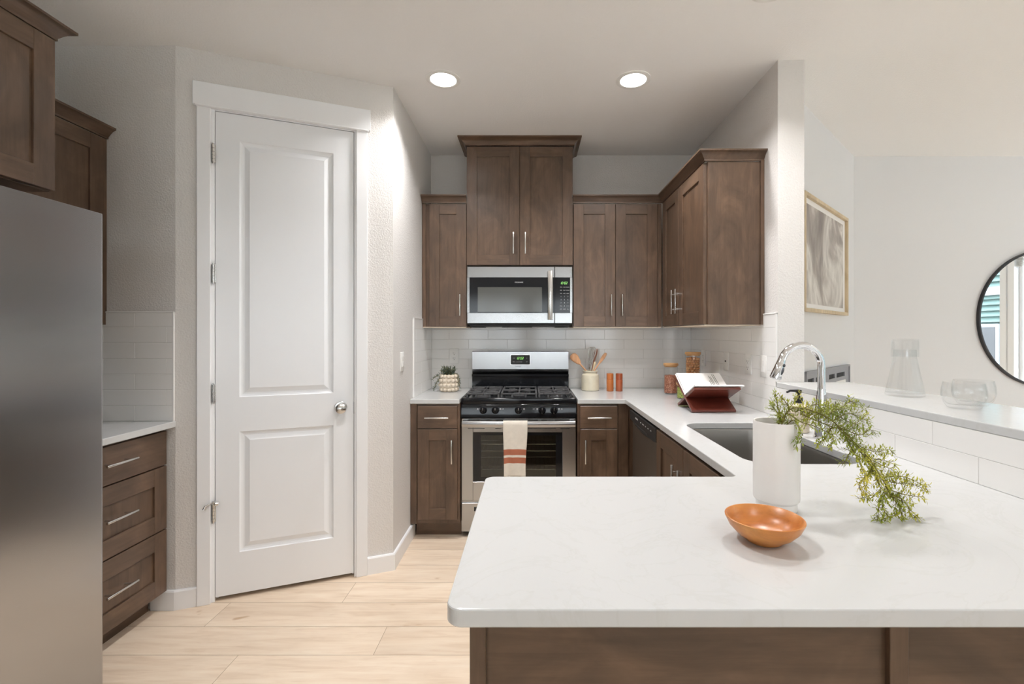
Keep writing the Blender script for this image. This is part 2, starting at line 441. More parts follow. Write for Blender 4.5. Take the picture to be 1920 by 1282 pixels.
def cloth(name, col):
    m, nt, bs = new_mat(name)
    wv = nt.nodes.new('ShaderNodeTexWave'); wv.inputs['Scale'].default_value = 180; lnk(nt, coords(nt), wv.inputs['Vector'])
    n = noise(nt, coords(nt), 30, 4)
    lnk(nt, ramp(nt, n, [(.3, tuple(c*.92 for c in col)), (.7, tuple(min(1, c*1.03) for c in col))]), bs.inputs['Base Color'])
    bs.inputs['Roughness'].default_value = .9; bump(nt, bs, wv.outputs['Fac'], .2, .001)
    return m
M['towel'] = cloth('cream_cotton', srgb(226, 219, 207)); M['stripe'] = cloth('rust_stripe', srgb(176, 108, 82))
M['lampglow'] = emit('lamp_lens', (1, .96, .9), 14)
M['green'] = emit('green_digits', (.40, 1, .22), 1.1)
M['tile_reflection'] = plain('painted_tile_reflection', srgb(226, 212, 192), .6)  # pale reflection of the tile, put into the colour of the cabinet undersides

# ------------------------------------------------------------------ dimensions (metres; camera stands at x=0,y=0, looks along +y)
CEIL = 2.745; CT = .9166; YB = 3.725; XL = -.78; XR = 1.2705; XW = -2.373
P1 = (-1.728, 2.307); PANG = math.degrees(math.atan2(.39, .948)); PLEN = 1.0251
PF = frame(*P1, PANG)                    # pantry wall frame: x along the wall, -y towards the room
A45 = (1.406, 2.636); QANG = 43.86; QF = frame(*A45, QANG); QLEN = 1.60
YFAR = 3.745; XE = 6.5; YBK = -3.2; YUP = 3.401; XUP = .9465

# ------------------------------------------------------------------ room shell
def plank_floor():
    mb = MB(); t = mb.bm; lay = t.loops.layers.color.new('plank')
    rnd = random.Random(3); y = YBK-.05; k0 = math.floor((y-1.977)/.1925); rows = []
    known = {-1: -1.218, 0: -.655, 1: -1.494, 2: -.939, 3: -.30, 4: -1.05}
    for k in range(k0, 10):
        y0 = 1.977+.1925*k; y1 = y0+.1925; st = known.get(k, rnd.uniform(-1.3, 0)); L = 1.52
        x = st-L*math.ceil((st-XW)/L)
        while x < XE:
            a, b = max(x, XW-.1), min(x+L, XE+.1); g = .0009
            c = (rnd.random(), rnd.random(), rnd.random(), 1)
            if b-a > .02:
                f = t.faces.new([t.verts.new(p) for p in ((a+g, y0+g, 0), (b-g, y0+g, 0), (b-g, y1-g, 0), (a+g, y1-g, 0))])
                for l in f.loops: l[lay] = c
            x += L
    mb.box(XW-.1, XE+.1, YBK-.1, 3.9, -.12, -.0012, m=1)
    return mb.build('floor', [M['plank'], M['gap']], smooth=0)
struct(plank_floor())
mb = MB(); mb.box(XW-.1, XE+.1, YBK-.1, 3.9, CEIL, CEIL+.1); struct(mb.build('ceiling', M['ceil']))
def wallbox(name, boxes, mat, xf=None):
    mb = MB(xf)
    for b in boxes: mb.box(*b)
    return struct(mb.build(name, mat))
wallbox('wall_left', [(XW-.1, XW, YBK-.1, 2.42, 0, CEIL)], M['wall'])
mb = MB()   # short wall facing the room, wraps into the angled pantry wall
mb.prism([(XW-.1, P1[1]), P1, (P1[0], P1[1]+.09), (XW-.1, P1[1]+.11)], 0, CEIL); struct(mb.build('wall_front_left', M['wall']))
mb = MB(PF); mb.box(0, .150, 0, .10, 0, CEIL); mb.box(.830, PLEN, 0, .10, 0, CEIL); mb.box(.150, .830, 0, .10, 2.47, CEIL)
struct(mb.build('wall_pantry', M['wall']))
mb = MB(); mb.box(XW-.1, XL-.1, YB+.02, YB+.12, 0, CEIL); mb.box(XW-.1, XW, 2.418, YB+.02, 0, CEIL); struct(mb.build('wall_pantry_back', M['wall']))
mb = MB(); c = (P1[0]+.9248*PLEN, P1[1]+.3805*PLEN)
mb.prism([(XL, 2.697), (XL, YB+.12), (XL-.1, YB+.12), (XL-.1, 2.76)], 0, CEIL); struct(mb.build('wall_kitchen_left', M['wall']))
wallbox('wall_kitchen_back', [(XL-.1, 1.406, YB, YB+.12, 0, CEIL)], M['wall'])
wallbox('wall_kitchen_right', [(XR, 1.406, 2.4287, YB, 0, CEIL)], M['wall'])
wallbox('wall_half', [(XR, 1.406, .56, 2.4287, 0, 1.0655)], M['wall'])
wallbox('wall_angled', [(0, QLEN+.02, 0, .08, 0, CEIL)], M['wall2'], QF)
wallbox('wall_far', [(2.55, XE+.1, YFAR, YFAR+.12, 0, CEIL)], M['wall2'])
def wall_with_windows(name, spans, lo, hi, zs, ze, back):
    mb = MB(); cur = lo
    def put(a, b, z0, z1):
        if back: mb.box(a, b, YBK-.12, YBK, z0, z1)
        else: mb.box(XE, XE+.12, a, b, z0, z1)
    for a, b in spans:
        put(cur, a, 0, CEIL); put(a, b, 0, zs); put(a, b, ze, CEIL); cur = b
    put(cur, hi, 0, CEIL); return struct(mb.build(name, M['wall2']))
wall_with_windows('wall_behind', WB, XW-.1, XE+.1, .8, 2.1, True)
wall_with_windows('wall_right', WR, YBK-.1, YFAR+.1, .1, 2.4, False)
wn = 0
def window(a, b, z0, z1, back):
    """casing + sash, pane and blind of one window"""
    global wn; wn += 1
    xf = Matrix.Translation((0, YBK, 0)) @ Matrix.Diagonal((1, 1, 1, 1)) if back else Matrix.Translation((XE, 0, 0)) @ Matrix.Rotation(R(90), 4, 'Z')
    # local: x along wall, +y = into the room for 'back'; for the right wall local y+ -> -x world
    e = empty('window_%d' % wn, (((a+b)/2, YBK, z0) if back else (XE, (a+b)/2, z0))); struct(e)
    mb = MB(xf); c = .085
    mb.box(a-c, a, 0, .02, z0-.02, z1); mb.box(b, b+c, 0, .02, z0-.02, z1); mb.box(a-c-.02, b+c+.02, 0, .026, z1, z1+.13)
    mb.box(a-c-.02, b+c+.02, -.02, .045, z0-.03, z0); mb.build('window_frame', M['trim'], e)
    mb = MB(xf); s = .045; m_ = (a+b)/2
    for u, v in ((a, m_), (m_, b)):
        mb.box(u, u+s, -.09, -.05, z0, z1); mb.box(v-s, v, -.09, -.05, z0, z1); mb.box(u+s, v-s, -.09, -.05, z0, z0+s); mb.box(u+s, v-s, -.09, -.05, z1-s, z1)
    mb.build('window_sash', M['trim'], e)
    mb = MB(xf); mb.box(a+s, b-s, -.072, -.068, z0+s, z1-s); mb.build('window_pane', M['pane'], e)
    return e, xf
for a, b in WB:
    e, xf = window(a, b, .8, 2.1, True)
    bl = MB(xf); bl.box(a+.01, b-.01, -.04, 0, 2.055, 2.10)
    z = 2.03
    while z > .84:
        bl.box(a+.012, b-.012, -.0255, .0255, -.0012, .0012, xf=Matrix.Translation((0, -.028, z)) @ Matrix.Rotation(R(32), 4, 'X')); z -= .046
    for u in (a+.2, (a+b)/2, b-.2): bl.box(u-.001, u+.001, -.021, -.019, .84, 2.06)
    bl.build('window_blind', M['white'], e)
for a, b in WR:
    e, xf = window(a, b, .1, 2.4, False)
    bl = MB(xf); bl.box(a+.01, b-.01, -.04, 0, 2.35, 2.40)
    for k in range(9): bl.box(a+.012, b-.012, -.044, .004, 2.335-.012*k, 2.339-.012*k)
    bl.cyl((a+.25, -.0, 2.24), (a+.25, -.0, 1.45), .004, seg=8)
    bl.build('window_blind', M['white'], e)

# ------------------------------------------------------------------ baseboards, door casing
BP = [(0, 0), (.014, 0), (.014, .088), (.010, .095), (0, .095)]
k = .9248; q = .3805
def onp(t, o=0): return (P1[0]+k*t+q*o, P1[1]+q*t-k*o)
def bb(name, path): mb = MB(); mb.sweep(path, BP); struct(mb.build(name, M['trim'], smooth=0))
bb('baseboard_pantry_left', [(-1.84, 2.307), P1, onp(.089)])
bb('baseboard_pantry_right', [onp(.886), (XL, 2.697), (XL, 3.16)][::1])
bb('baseboard_far', [(1.406, 2.45), (1.406, 2.636), (2.56, 3.745), (XE, 3.745)])
mb = MB(PF)
mb.box(.090, .148, -.018, 0, 0, 2.467, .002); mb.box(.827, .885, -.018, 0, 0, 2.467, .002)
mb.box(.074, .901, -.025, 0, 2.467, 2.581, .002); mb.box(.084, .891, -.027, 0, 2.461, 2.471, .003)
mb.box(.148, .163, -.002, .10, 0, 2.467); mb.box(.817, .832, -.002, .10, 0, 2.467); mb.box(.163, .817, -.002, .10, 2.457, 2.467)
mb.box(.163, .172, .040, .06, 0, 2.457); mb.box(.808, .817, .040, .06, 0, 2.457); mb.box(.163, .817, .040, .06, 2.445, 2.457)
struct(mb.build('trim_1', M['trim']))

# pantry door: flush slab with two raised-and-fielded panels
e = empty('door_1', (*onp(.49, 0), .02)); struct(e); e['label'] = 'tall white two-panel pantry door on the angled wall'
mb = MB(PF); t = mb.bm
D0, D1, Z0, Z1, TH = .1655, .8145, .022, 2.4535, .035
pan = [(.269, .711, 1.019, 2.322), (.269, .711, .231, .844)]
xs = [D0, .269, .711, D1]; zs = [Z0, .231, .844, 1.019, 2.322, Z1]
def quad(*p): t.faces.new([t.verts.new(v) for v in p])
for i in range(3):
    for j in range(5):
        if i == 1 and j in (1, 3): continue
        quad((xs[i], 0, zs[j]), (xs[i+1], 0, zs[j]), (xs[i+1], 0, zs[j+1]), (xs[i], 0, zs[j+1]))
for (a, b, c, d) in pan:
    st = [(0, 0), (.004, .006), (.012, .0105), (.018, .012), (.022, .012), (.043, .003), (.046, .0012)]
    for (o0, y0), (o1, y1) in zip(st, st[1:]):
        p = [(a+o0, y0, c+o0), (b-o0, y0, c+o0), (b-o0, y0, d-o0), (a+o0, y0, d-o0)]
        r_ = [(a+o1, y1, c+o1), (b-o1, y1, c+o1), (b-o1, y1, d-o1), (a+o1, y1, d-o1)]
        for i in range(4): quad(p[i], p[(i+1) % 4], r_[(i+1) % 4], r_[i])
    o, y = st[-1]; quad((a+o, y, c+o), (b-o, y, c+o), (b-o, y, d-o), (a+o, y, d-o))
quad((D0, TH, Z0), (D0, TH, Z1), (D1, TH, Z1), (D1, TH, Z0))
quad((D0, 0, Z0), (D0, 0, Z1), (D0, TH, Z1), (D0, TH, Z0)); quad((D1, 0, Z0), (D1, TH, Z0), (D1, TH, Z1), (D1, 0, Z1))
quad((D0, 0, Z0), (D0, TH, Z0), (D1, TH, Z0), (D1, 0, Z0)); quad((D0, 0, Z1), (D1, 0, Z1), (D1, TH, Z1), (D0, TH, Z1))
bmesh.ops.remove_doubles(t, verts=t.verts, dist=1e-5); bmesh.ops.recalc_face_normals(t, faces=t.faces)
leaf = mb.build('door_leaf', M['door'], e, smooth=12)
mb = MB(PF); kx, kz = .748, .939
mb.lathe([(0, 0), (.032, 0), (.033, .003), (.030, .007), (.012, .010), (.011, .028), (.016, .034), (.025, .040), (.028, .050), (.026, .060), (.018, .067), (0, .069)], xf=Matrix.Translation((kx, 0, kz)) @ Matrix.Rotation(R(90), 4, 'X'), seg=32)
mb.build('door_knob', M['nickel'], e)
for z in (2.24, 1.642, 1.045, .448):
    mb = MB(PF)
    for i in range(5): mb.cyl((.158, -.008, z-.045+.018*i), (.158, -.008, z-.0285+.018*i), .0075, seg=14)
    mb.cyl((.158, -.008, z+.045), (.158, -.008, z+.051), .005, seg=12); mb.cyl((.158, -.008, z-.051), (.158, -.008, z-.045), .005, seg=12)
    mb.box(.1495, .158, -.004, .0, z-.045, z+.045); mb.box(.158, .168, -.003, .001, z-.045, z+.045)
    h = mb.build('hinge', M['nickel'], e)
    if z < .5:
        mb = MB(PF); mb.box(.150, .166, -.014, -.002, z+.051, z+.058, .001); mb.tube([(.156, -.012, z+.054), (.146, -.026, z+.052), (.128, -.034, z+.044)], .0035, 8); mb.cyl((.131, -.033, z+.047), (.124, -.036, z+.030), .006, .007, 14)
        mb.tube([(.160, -.01, z+.054), (.168, -.018, z+.05)], .0035, 8); mb.cyl((.166, -.018, z+.046), (.178, -.012, z+.045), .008, seg=14)
        mb.build('hinge_pin_stop', M['nickel'], e)
mb = MB(PF); mb.box(.8146, .8166, -.001, .03, .90, .965); mb.build('strike_plate', M['blackmetal'], e)

# ------------------------------------------------------------------ tiled backsplash: real tiles with eased edges on a grout bed
TH_ = .008
def tiles(name, xf, x0, x1, z0, z1, joint_even, holes=(), label=None, cut=None):
    """local x along the wall, -y out; rows of 3x12 inch tile from the worktop up"""
    mb = MB(xf); g = .0008; hgt = .0762; L = .3048
    mb.box(x0, x1, -.0066, 0, z0, z1, m=1)
    r_ = 0; z = CT
    while z < z1-.01:
        za, zb = z, min(z+hgt, z1); off = joint_even+(L/2 if r_ % 2 else 0)
        x = off-L*math.ceil((off-x0)/L)
        while x < x1-.001:
            a, b = max(x, x0), min(x+L, x1)
            zz0 = max(za, z0)
            if b-a > .006 and zb-zz0 > .01: mb.box(a+g, b-g, -TH_, -.002, zz0+g, zb-g, .0009, 1)
            x += L
        z += hgt; r_ += 1
    return mb
mb = tiles('t', frame(0, YB, 0), XL+TH_, XR-TH_, CT, 1.40, -.635+.1524); struct(mb.build('trim_2', [M['tile'], M['grout']]))
# left return on the kitchen side wall
mb = tiles('t', frame(XL, 0, 90), 3.149, YB, CT, 1.442, 3.37)
mb.box(3.143, 3.152, -.010, 0, CT, 1.450, .002); mb.box(3.143, YB, -.010, 0, 1.442, 1.450, .002)
struct(mb.build('trim_3', [M['tile'], M['grout']]))
# right wall: full height part then the strip under the bar ledge
mb = tiles('t', frame(XR, 0, -90), -YB, -2.436, CT, 1.442, -2.858)
mb.box(-2.440, -2.4285, -.010, 0, 1.0935, 1.450, .002); mb.box(-YB, -2.4285, -.010, 0, 1.442, 1.450, .002)
struct(mb.build('trim_4', [M['tile'], M['grout']]))
mb = tiles('t', frame(XR, 0, -90), -2.436, -.60, CT, 1.0665, -2.858); struct(mb.build('trim_5', [M['tile'], M['grout']]))
mb = tiles('t', frame(0, 2.307, 0), XW, -1.732, CT, 1.442, -1.7657+.1524)
mb.box(-1.738, -1.7285, -.010, 0, CT, 1.450, .002); mb.box(XW, -1.7285, -.010, 0, 1.442, 1.450, .002)
struct(mb.build('trim_6', [M['tile'], M['grout']]))

# ------------------------------------------------------------------ cabinet pieces (local: x right along the front, -y out of the front, z up)
GR = {0: ('z', 'x'), 90: ('z', 'y'), -90: ('z', 'y')}
def wmats(ang): return [W['z'], W['x'] if ang == 0 else W['y']]
def shaker(xf, ang, x0, x1, z0, z1, parent, name='door', st=.073, y0=0.0, th=.02, rail=None):
    mb = MB(xf); b = .0012; rail = rail or st
    mb.box(x0, x0+st, y0-th, y0, z0, z1, b); mb.box(x1-st, x1, y0-th, y0, z0, z1, b)
    mb.box(x0+st-.0005, x1-st+.0005, y0-th+.0002, y0, z0, z0+rail, b, m=1); mb.box(x0+st-.0005, x1-st+.0005, y0-th+.0002, y0, z1-rail, z1, b, m=1)
    mb.box(x0+st-.002, x1-st+.002, y0-th+.009, y0-.003, z0+rail-.002, z1-rail+.002)
    return mb.build(name, wmats(ang), parent)
def slabfront(xf, ang, x0, x1, z0, z1, parent, name='drawer', th=.02):
    mb = MB(xf); mb.box(x0, x1, -th, 0, z0, z1, .0015, m=1); return mb.build(name, wmats(ang), parent)
def pull(xf, c, vert, parent, L=.154, y=-.02):
    """round bar pull on two posts"""
    mb = MB(xf); x, z = c; d = .034
    if vert:
        mb.cyl((x, y-d, z-L/2), (x, y-d, z+L/2), .0055, seg=16, b=.0008)
        for s in (-.048, .048): mb.cyl((x, y, z+s), (x, y-d, z+s), .0042, seg=12)
    else:
        mb.cyl((x-L/2, y-d, z), (x+L/2, y-d, z), .0055, seg=16, b=.0008)
        for s in (-.048, .048): mb.cyl((x+s, y, z), (x+s, y-d, z), .0042, seg=12)
    return mb.build('handle', M['nickel'], parent)
CROWN = [(0, 0), (.010, 0), (.010, .009), (.013, .012), (.020, .022), (.031, .034), (.043, .041), (.048, .043), (.048, .052), (0, .052)]
def carcass(xf, ang, x0, x1, z0, z1, dep, parent, name='carcass', front=.02):
    mb = MB(xf); mb.box(x0, x1, .0003, dep, z0, z1, .001); return mb.build(name, wmats(ang), parent)

# base cabinet left of the range
F0 = frame(0, 3.092, 0)
c = thing('base_cabinet', 'narrow base cabinet left of the range with drawer over door', 'cabinet', (-.61, 3.4, 0), 'base cabinets')
carcass(F0, 0, -.772, -.458, .105, .8855, .625, c)
mb = MB(F0); mb.box(-.778, -.737, -.012, .02, .105, .8855, .001); mb.build('filler_strip', W['z'], c)
mb = MB(F0); mb.box(-.760, -.458, .075, .095, .0, .105); mb.build('toe_kick', W['x'], c)
d = slabfront(F0, 0, -.730, -.474, .728, .872, c); pull(F0, (-.602, .80), False, d)
d = shaker(F0, 0, -.730, -.474, .134, .722, c); pull(F0, (-.505, .582), True, d)
# base cabinet right of the range
c = thing('base_cabinet', 'narrow base cabinet right of the range beside the dishwasher corner', 'cabinet', (.48, 3.4, 0), 'base cabinets')
carcass(F0, 0, .309, .70, .105, .8855, .625, c)
mb = MB(F0); mb.box(.309, .655, .075, .095, 0, .105); mb.build('toe_kick', W['x'], c)
d = slabfront(F0, 0, .325, .566, .728, .872, c); pull(F0, (.446, .80), False, d)
d = shaker(F0, 0, .325, .566, .134, .722, c); pull(F0, (.357, .582), True, d)
mb = MB(F0); mb.box(.575, .640, -.006, .0, .105, .8855, .001); mb.build('corner_filler', W['z'], c)
# sink base cabinet (fronts face -x)
F1 = frame(.64, 0, -90)
c = thing('sink_cabinet', 'base cabinet under the sink with two doors', 'cabinet', (.95, 1.90, 0), 'base cabinets')
mb = MB(F1); mb.box(-2.335, -1.42, .0003, .018, .105, .8855); mb.box(-2.335, -2.317, .018, .60, .105, .8855); mb.box(-1.438, -1.42, .018, .60, .105, .8855); mb.box(-2.317, -1.438, .018, .60, .105, .125)
mb.build('carcass', wmats(-90), c)
mb = MB(F1); mb.box(-2.335, -1.42, .075, .09, 0, .105); mb.build('toe_kick', W['y'], c)
d = shaker(F1, -90, -2.325, -1.925, .134, .872, c); pull(F1, (-1.957, .722), True, d)
d = shaker(F1, -90, -1.918, -1.518, .134, .872, c); pull(F1, (-1.876, .722), True, d)
# peninsula base: panels with battens facing the room
c = thing('peninsula_base', 'dark panelled peninsula base under the white worktop overhang', 'cabinet', (.55, 1.1, 0), 'base cabinets')
mb = MB(); mb.box(-.100, 1.262, .846, 1.395, 0, .8855); mb.build('panel', W['x'], c)
for a, b in ((-.1064, -.078), (.634, .667)):
    mb = MB(); mb.box(a, b, .834, .8475, 0, .8855, .001); mb.build('batten', W['z'], c)
mb = MB(); mb.box(-.1064, -.0995, .8475, 1.397, 0, .8855, .001); mb.build('end_panel', W['z'], c)

# wall cabinets on the back wall
F2 = frame(0, YUP+.02, 0); dp = YB-TH_-(YUP+.02)-.001
def upper(name, label, x0, x1, z0, z1, doors, loc):
    c = thing(name, label, 'cabinet', loc, 'wall cabinets')
    carcass(F2, 0, x0, x1, z0, z1, dp, c)
    for (a, b, hx) in doors:
        d = shaker(F2, 0, a, b, z0+.003, z1-.004, c); pull(F2, (hx, z0+.155), True, d)
    return c
cl = upper('wall_cabinet', 'narrow single-door wall cabinet left of the microwave', -.770, -.4555, 1.391, 2.278, [(-.725, -.459, -.500)], (-.61, 3.56, 1.39))
mb = MB(F2); mb.box(-.777, -.752, -.012, .02, 1.391, 2.278, .001); mb.build('filler_strip', W['z'], cl)
mb = MB(); mb.sweep([(-.778, YUP+.02-.013), (-.458, YUP+.02-.013)], CROWN, z=2.279); mb.build('crown_moulding', W['x'], cl)
cc = upper('wall_cabinet', 'tall two-door wall cabinet above the microwave, reaching the ceiling', -.4545, .3055, 1.832, 2.690, [(-.4545, -.0765, -.119), (-.0735, .3055, -.034)], (-.075, 3.56, 1.83))
YC = YUP+.02-.013
mb = MB(); mb.sweep([(-.4545, YB), (-.4545, YC), (.3055, YC), (.3055, YB)], [(u*1.25, h) for u, h in CROWN], z=2.6925); mb.build('crown_moulding', W['x'], cc)
cr = upper('wall_cabinet', 'two-door wall cabinet right of the microwave, left of the corner', .307, .944, 1.391, 2.278, [(.313, .611, .579), (.615, .915, .657)], (.61, 3.56, 1.39))
mb = MB(F2); mb.box(.918, .9465, -.010, .0, 1.391, 2.278, .001); mb.build('filler_strip', W['z'], cr)
# wall cabinet on the right wall (fronts face -x)
F3 = frame(XUP+.02, 0, -90)
c3 = thing('wall_cabinet', 'deep brown wall cabinet on the right wall with exposed end panel', 'cabinet', (1.11, 3.0, 1.39), 'wall cabinets')
carcass(F3, -90, -3.42, -2.5815, 1.391, 2.278, XR-TH_-XUP-.022, c3)
mb = MB(); mb.box(XUP+.022, XR-.020, 2.5765, 2.5815, 1.392, 2.278, .0008); mb.build('end_panel', W['z'], c3)
mb = MB(); mb.box(XR-.021, XR-.001, 2.565, 2.5815, 1.391, 2.284, .001); mb.build('scribe_strip', W['z'], c3)
d = shaker(F3, -90, -3.385, -3.025, 1.394, 2.274, c3); pull(F3, (-3.058, 1.546), True, d)
d = shaker(F3, -90, -3.018, -2.590, 1.394, 2.274, c3); pull(F3, (-2.978, 1.546), True, d)
path = [(.307, YC), (XUP+.008, YC), (XUP+.008, 2.578), (XR-.001, 2.578)]
mb = MB(); mb.sweep(path, CROWN, 0, 1, z=2.279); mb.build('crown_moulding', W['x'], cr)
mb = MB(); mb.sweep(path, CROWN, 1, 3, z=2.279); mb.build('crown_moulding', W['y'], c3)
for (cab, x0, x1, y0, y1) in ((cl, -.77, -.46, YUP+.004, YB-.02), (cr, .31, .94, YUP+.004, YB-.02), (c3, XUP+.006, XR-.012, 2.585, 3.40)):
    mb = MB(); mb.box(x0, x1, y0, y1, 1.386, 1.391); mb.build('underside', M['tile_reflection'], cab)  # pale sheet coloured to stand in for the tile's reflection

# left run: drawer base, wall cabinets (fronts face +x)
FL = frame(-1.777, 0, 90)
c = thing('drawer_cabinet', 'three-drawer base cabinet between the refrigerator and the angled wall', 'cabinet', (-2.07, 2.0, 0), 'base cabinets')
carcass(FL, 90, 1.708, 2.300, .095, .8855, .59, c)
mb = MB(FL); mb.box(1.708, 2.290, .070, .085, 0, .095); mb.build('toe_kick', W['y'], c)
d = slabfront(FL, 90, 1.722, 2.290, .711, .872, c); pull(FL, (2.006, .797), False, d)
d = shaker(FL, 90, 1.722, 2.290, .404, .705, c, 'drawer', .073, rail=.08); pull(FL, (2.006, .566), False, d)
d = shaker(FL, 90, 1.722, 2.290, .100, .398, c, 'drawer', .073, rail=.08); pull(FL, (2.006, .258), False, d)
FU = frame(-2.07, 0, 90)
c = thing('wall_cabinet', 'shallow dark wall cabinet behind the refrigerator against the left wall', 'cabinet', (-2.2, 2.0, 1.385), 'wall cabinets')
carcass(FU, 90, 1.708, 2.302, 1.385, 2.286, .295, c)
d = shaker(FU, 90, 1.722, 2.281, 1.388, 2.281, c)
mb = MB(FU); mb.box(2.284, 2.305, -.010, .30, 1.385, 2.286, .001); mb.build('filler_strip', W['z'], c)
mb = MB(); mb.sweep([(-2.062, 1.70), (-2.062, 2.305)], CROWN, z=2.287); mb.build('crown_moulding', W['y'], c)
FT = frame(-1.725, 0, 90)
c = thing('wall_cabinet', 'deep brown cabinet over the refrigerator at the top left corner', 'cabinet', (-2.0, 1.25, 1.85), 'wall cabinets')
carcass(FT, 90, .79, 1.701, 1.8495, 2.396, .62, c)
d = shaker(FT, 90, .792, 1.244, 1.853, 2.392, c); d2 = shaker(FT, 90, 1.250, 1.7005, 1.853, 2.392, c)
pull(FT, (1.205, 1.97), True, d); pull(FT, (1.29, 1.97), True, d2)
mb = MB(); mb.sweep([(-2.371, .785), (-1.717, .785), (-1.717, 1.702), (-2.371, 1.702)], CROWN, z=2.397)
mb.build('crown_moulding', W['y'], c)

# ------------------------------------------------------------------ worktops
tk = .030
o = MB(); o.slab(rc([(-.779, 3.071), (-.4585, 3.071), (-.4585, YB-.001), (-.779, YB-.001)], [0, .003, 0, 0], 2), [], CT-tk, CT)
o = recenter(o.build('worktop', M['quartz'], smooth=0), (-.62, 3.4, CT-tk)); tag(o, 'short white quartz worktop left of the range under the potted plant', 'countertop', 'worktops')
outer = rc([(.3085, YB-.001), (.3085, 3.071), (.6166, 3.071), (.6166, 1.4083), (-.1314, 1.4083), (-.1314, .7289), (XR-.001, .7289), (XR-.001, YB-.001)],
           [0, .003, .006, .022, .026, .026, 0, 0], 10)
SKX0, SKX1, SKY0, SKY1 = .725, 1.118, 1.545, 2.262
hole = rc([(SKX0, SKY0), (SKX1, SKY0), (SKX1, SKY1), (SKX0, SKY1)], .085, 8)
o = MB(); o.slab(outer, [hole], CT-tk, CT)
o = recenter(o.build('worktop', M['quartz'], smooth=0), (.95, 1.1, CT-tk)); tag(o, 'large white quartz worktop wrapping the right side and peninsula, with sink cutout', 'countertop', 'worktops')
o = MB(); o.slab(rc([(XW+.001, 1.706), (-1.7245, 1.706), (-1.7245, 2.306), (XW+.001, 2.306)], [0, .003, 0, 0], 2), [], CT-tk, CT)
o = recenter(o.build('worktop', M['quartz'], smooth=0), (-2.05, 2.0, CT-tk)); tag(o, 'white quartz worktop over the three-drawer cabinet beside the refrigerator', 'countertop', 'worktops')
o = MB(); o.slab(rc([(1.262, .52), (1.644, .52), (1.644, 2.428), (1.262, 2.428)], [.01, .01, .012, .004], 4), [], 1.0665, 1.0935)
o = recenter(o.build('bar_ledge', M['quartz'], smooth=0), (1.45, 1.5, 1.0665)); tag(o, 'raised white quartz bar ledge holding the glass carafe', 'countertop', 'worktops')

# ------------------------------------------------------------------ refrigerator
e = thing('refrigerator', 'tall stainless steel refrigerator at the left edge', 'refrigerator', (-1.95, 1.24, 0))
FX = -1.5307
mb = MB(); mb.box(-2.36, FX-.062, .795, 1.700, .02, 1.745, .003); mb.build('body', M['blackmat'], e)
for a, b, hy in ((.795, 1.2445, 1.21), (1.2505, 1.7028, 1.285)):
    mb = MB(); mb.prism(rc([(FX-.060, a), (FX, a), (FX, b), (FX-.060, b)], [.002, .012, .012, .002], 5), .06, 1.770, b=.0012)
    dd = mb.build('door', M['fridge'], e)
    mb = MB(); mb.tube([(FX+.002, hy, .75), (FX+.05, hy, .77), (FX+.055, hy, .8), (FX+.055, hy, 1.5), (FX+.05, hy, 1.53), (FX+.002, hy, 1.55)], .011, 12)
    mb.build('handle', M['steel'], dd)
mb = MB(); mb.box(-2.3, FX-.03, .80, 1.70, .0, .055); mb.build('base_grille', M['blackmat'], e)

# ------------------------------------------------------------------ range
RX0, RX1 = -.4548, .3046; RC = (RX0+RX1)/2; RF = 3.122
e = thing('range', 'stainless steel gas range with black cooktop and towel on its handle', 'stove', (RC, 3.4, 0))
mb = MB(); mb.box(RX0+.002, RX1-.002, RF+.425, 3.70, .10, .884); mb.box(RX0+.02, RX1-.02, RF+.05, 3.68, .03, .10)
mb.box(RX0+.002, RX1-.002, RF+.037, RF+.425, .735, .884); mb.box(RX0+.002, RX1-.002, RF+.037, RF+.425, .10, .345)
mb.box(RX0+.002, -.382, RF+.037, RF+.425, .345, .735); mb.box(.222, RX1-.002, RF+.037, RF+.425, .345, .735)
mb.build('body', M['blackmat'], e)
for x in (RX0+.03, RX1-.03):
    mb = MB(); mb.cyl((x, RF+.10, 0), (x, RF+.10, .04), .016, seg=16); mb.build('leg', M['blackmat'], e)
# cooktop tray with rolled lip
mb = MB(); t_ = RF
mb.box(RX0, RX1, t_+.002, 3.60, .885, .903, .003)
mb.box(RX0, RX1, t_, t_+.040, .876, .918, .009, 3); mb.box(RX0, RX0+.022, t_+.02, 3.60, .89, .918, .007, 3); mb.box(RX1-.022, RX1, t_+.02, 3.60, .89, .918, .007, 3)
mb.box(RX0, RX1, 3.585, 3.62, .89, .925, .006, 3)
ct = mb.build('cooktop', M['black'], e)
mb = MB(); mb.prism([(RF-.004, .79), (RF+.03, .79), (RF+.03, .877), (RF+.004, .877), (RF, .872)], RX0, RX1, b=.0015, xf=Matrix(((0, 0, 1, 0), (1, 0, 0, 0), (0, 1, 0, 0), (0, 0, 0, 1))))
cp = mb.build('control_panel', M['black'], e)
for i, x in enumerate((-.309, -.229, -.0775, .079, .157)):
    mb = MB(); xf = Matrix.Translation((x, RF-.002, .838)) @ Matrix.Rotation(R(90), 4, 'X')
    mb.lathe([(0, 0), (.0245, 0), (.0245, .004), (.021, .008), (.018, .017), (.016, .020), (0, .020)], xf=xf, seg=28)
    mb.box(x-.0055, x+.0055, RF-.034, RF-.018, .838-.021, .838+.021, .003, 2); k_ = mb.build('knob', M['black'], e)
    mb = MB(); mb.box(x-.001, x+.001, RF-.0348, RF-.0335, .842, .858); mb.build('pointer', M['nickel'], k_)
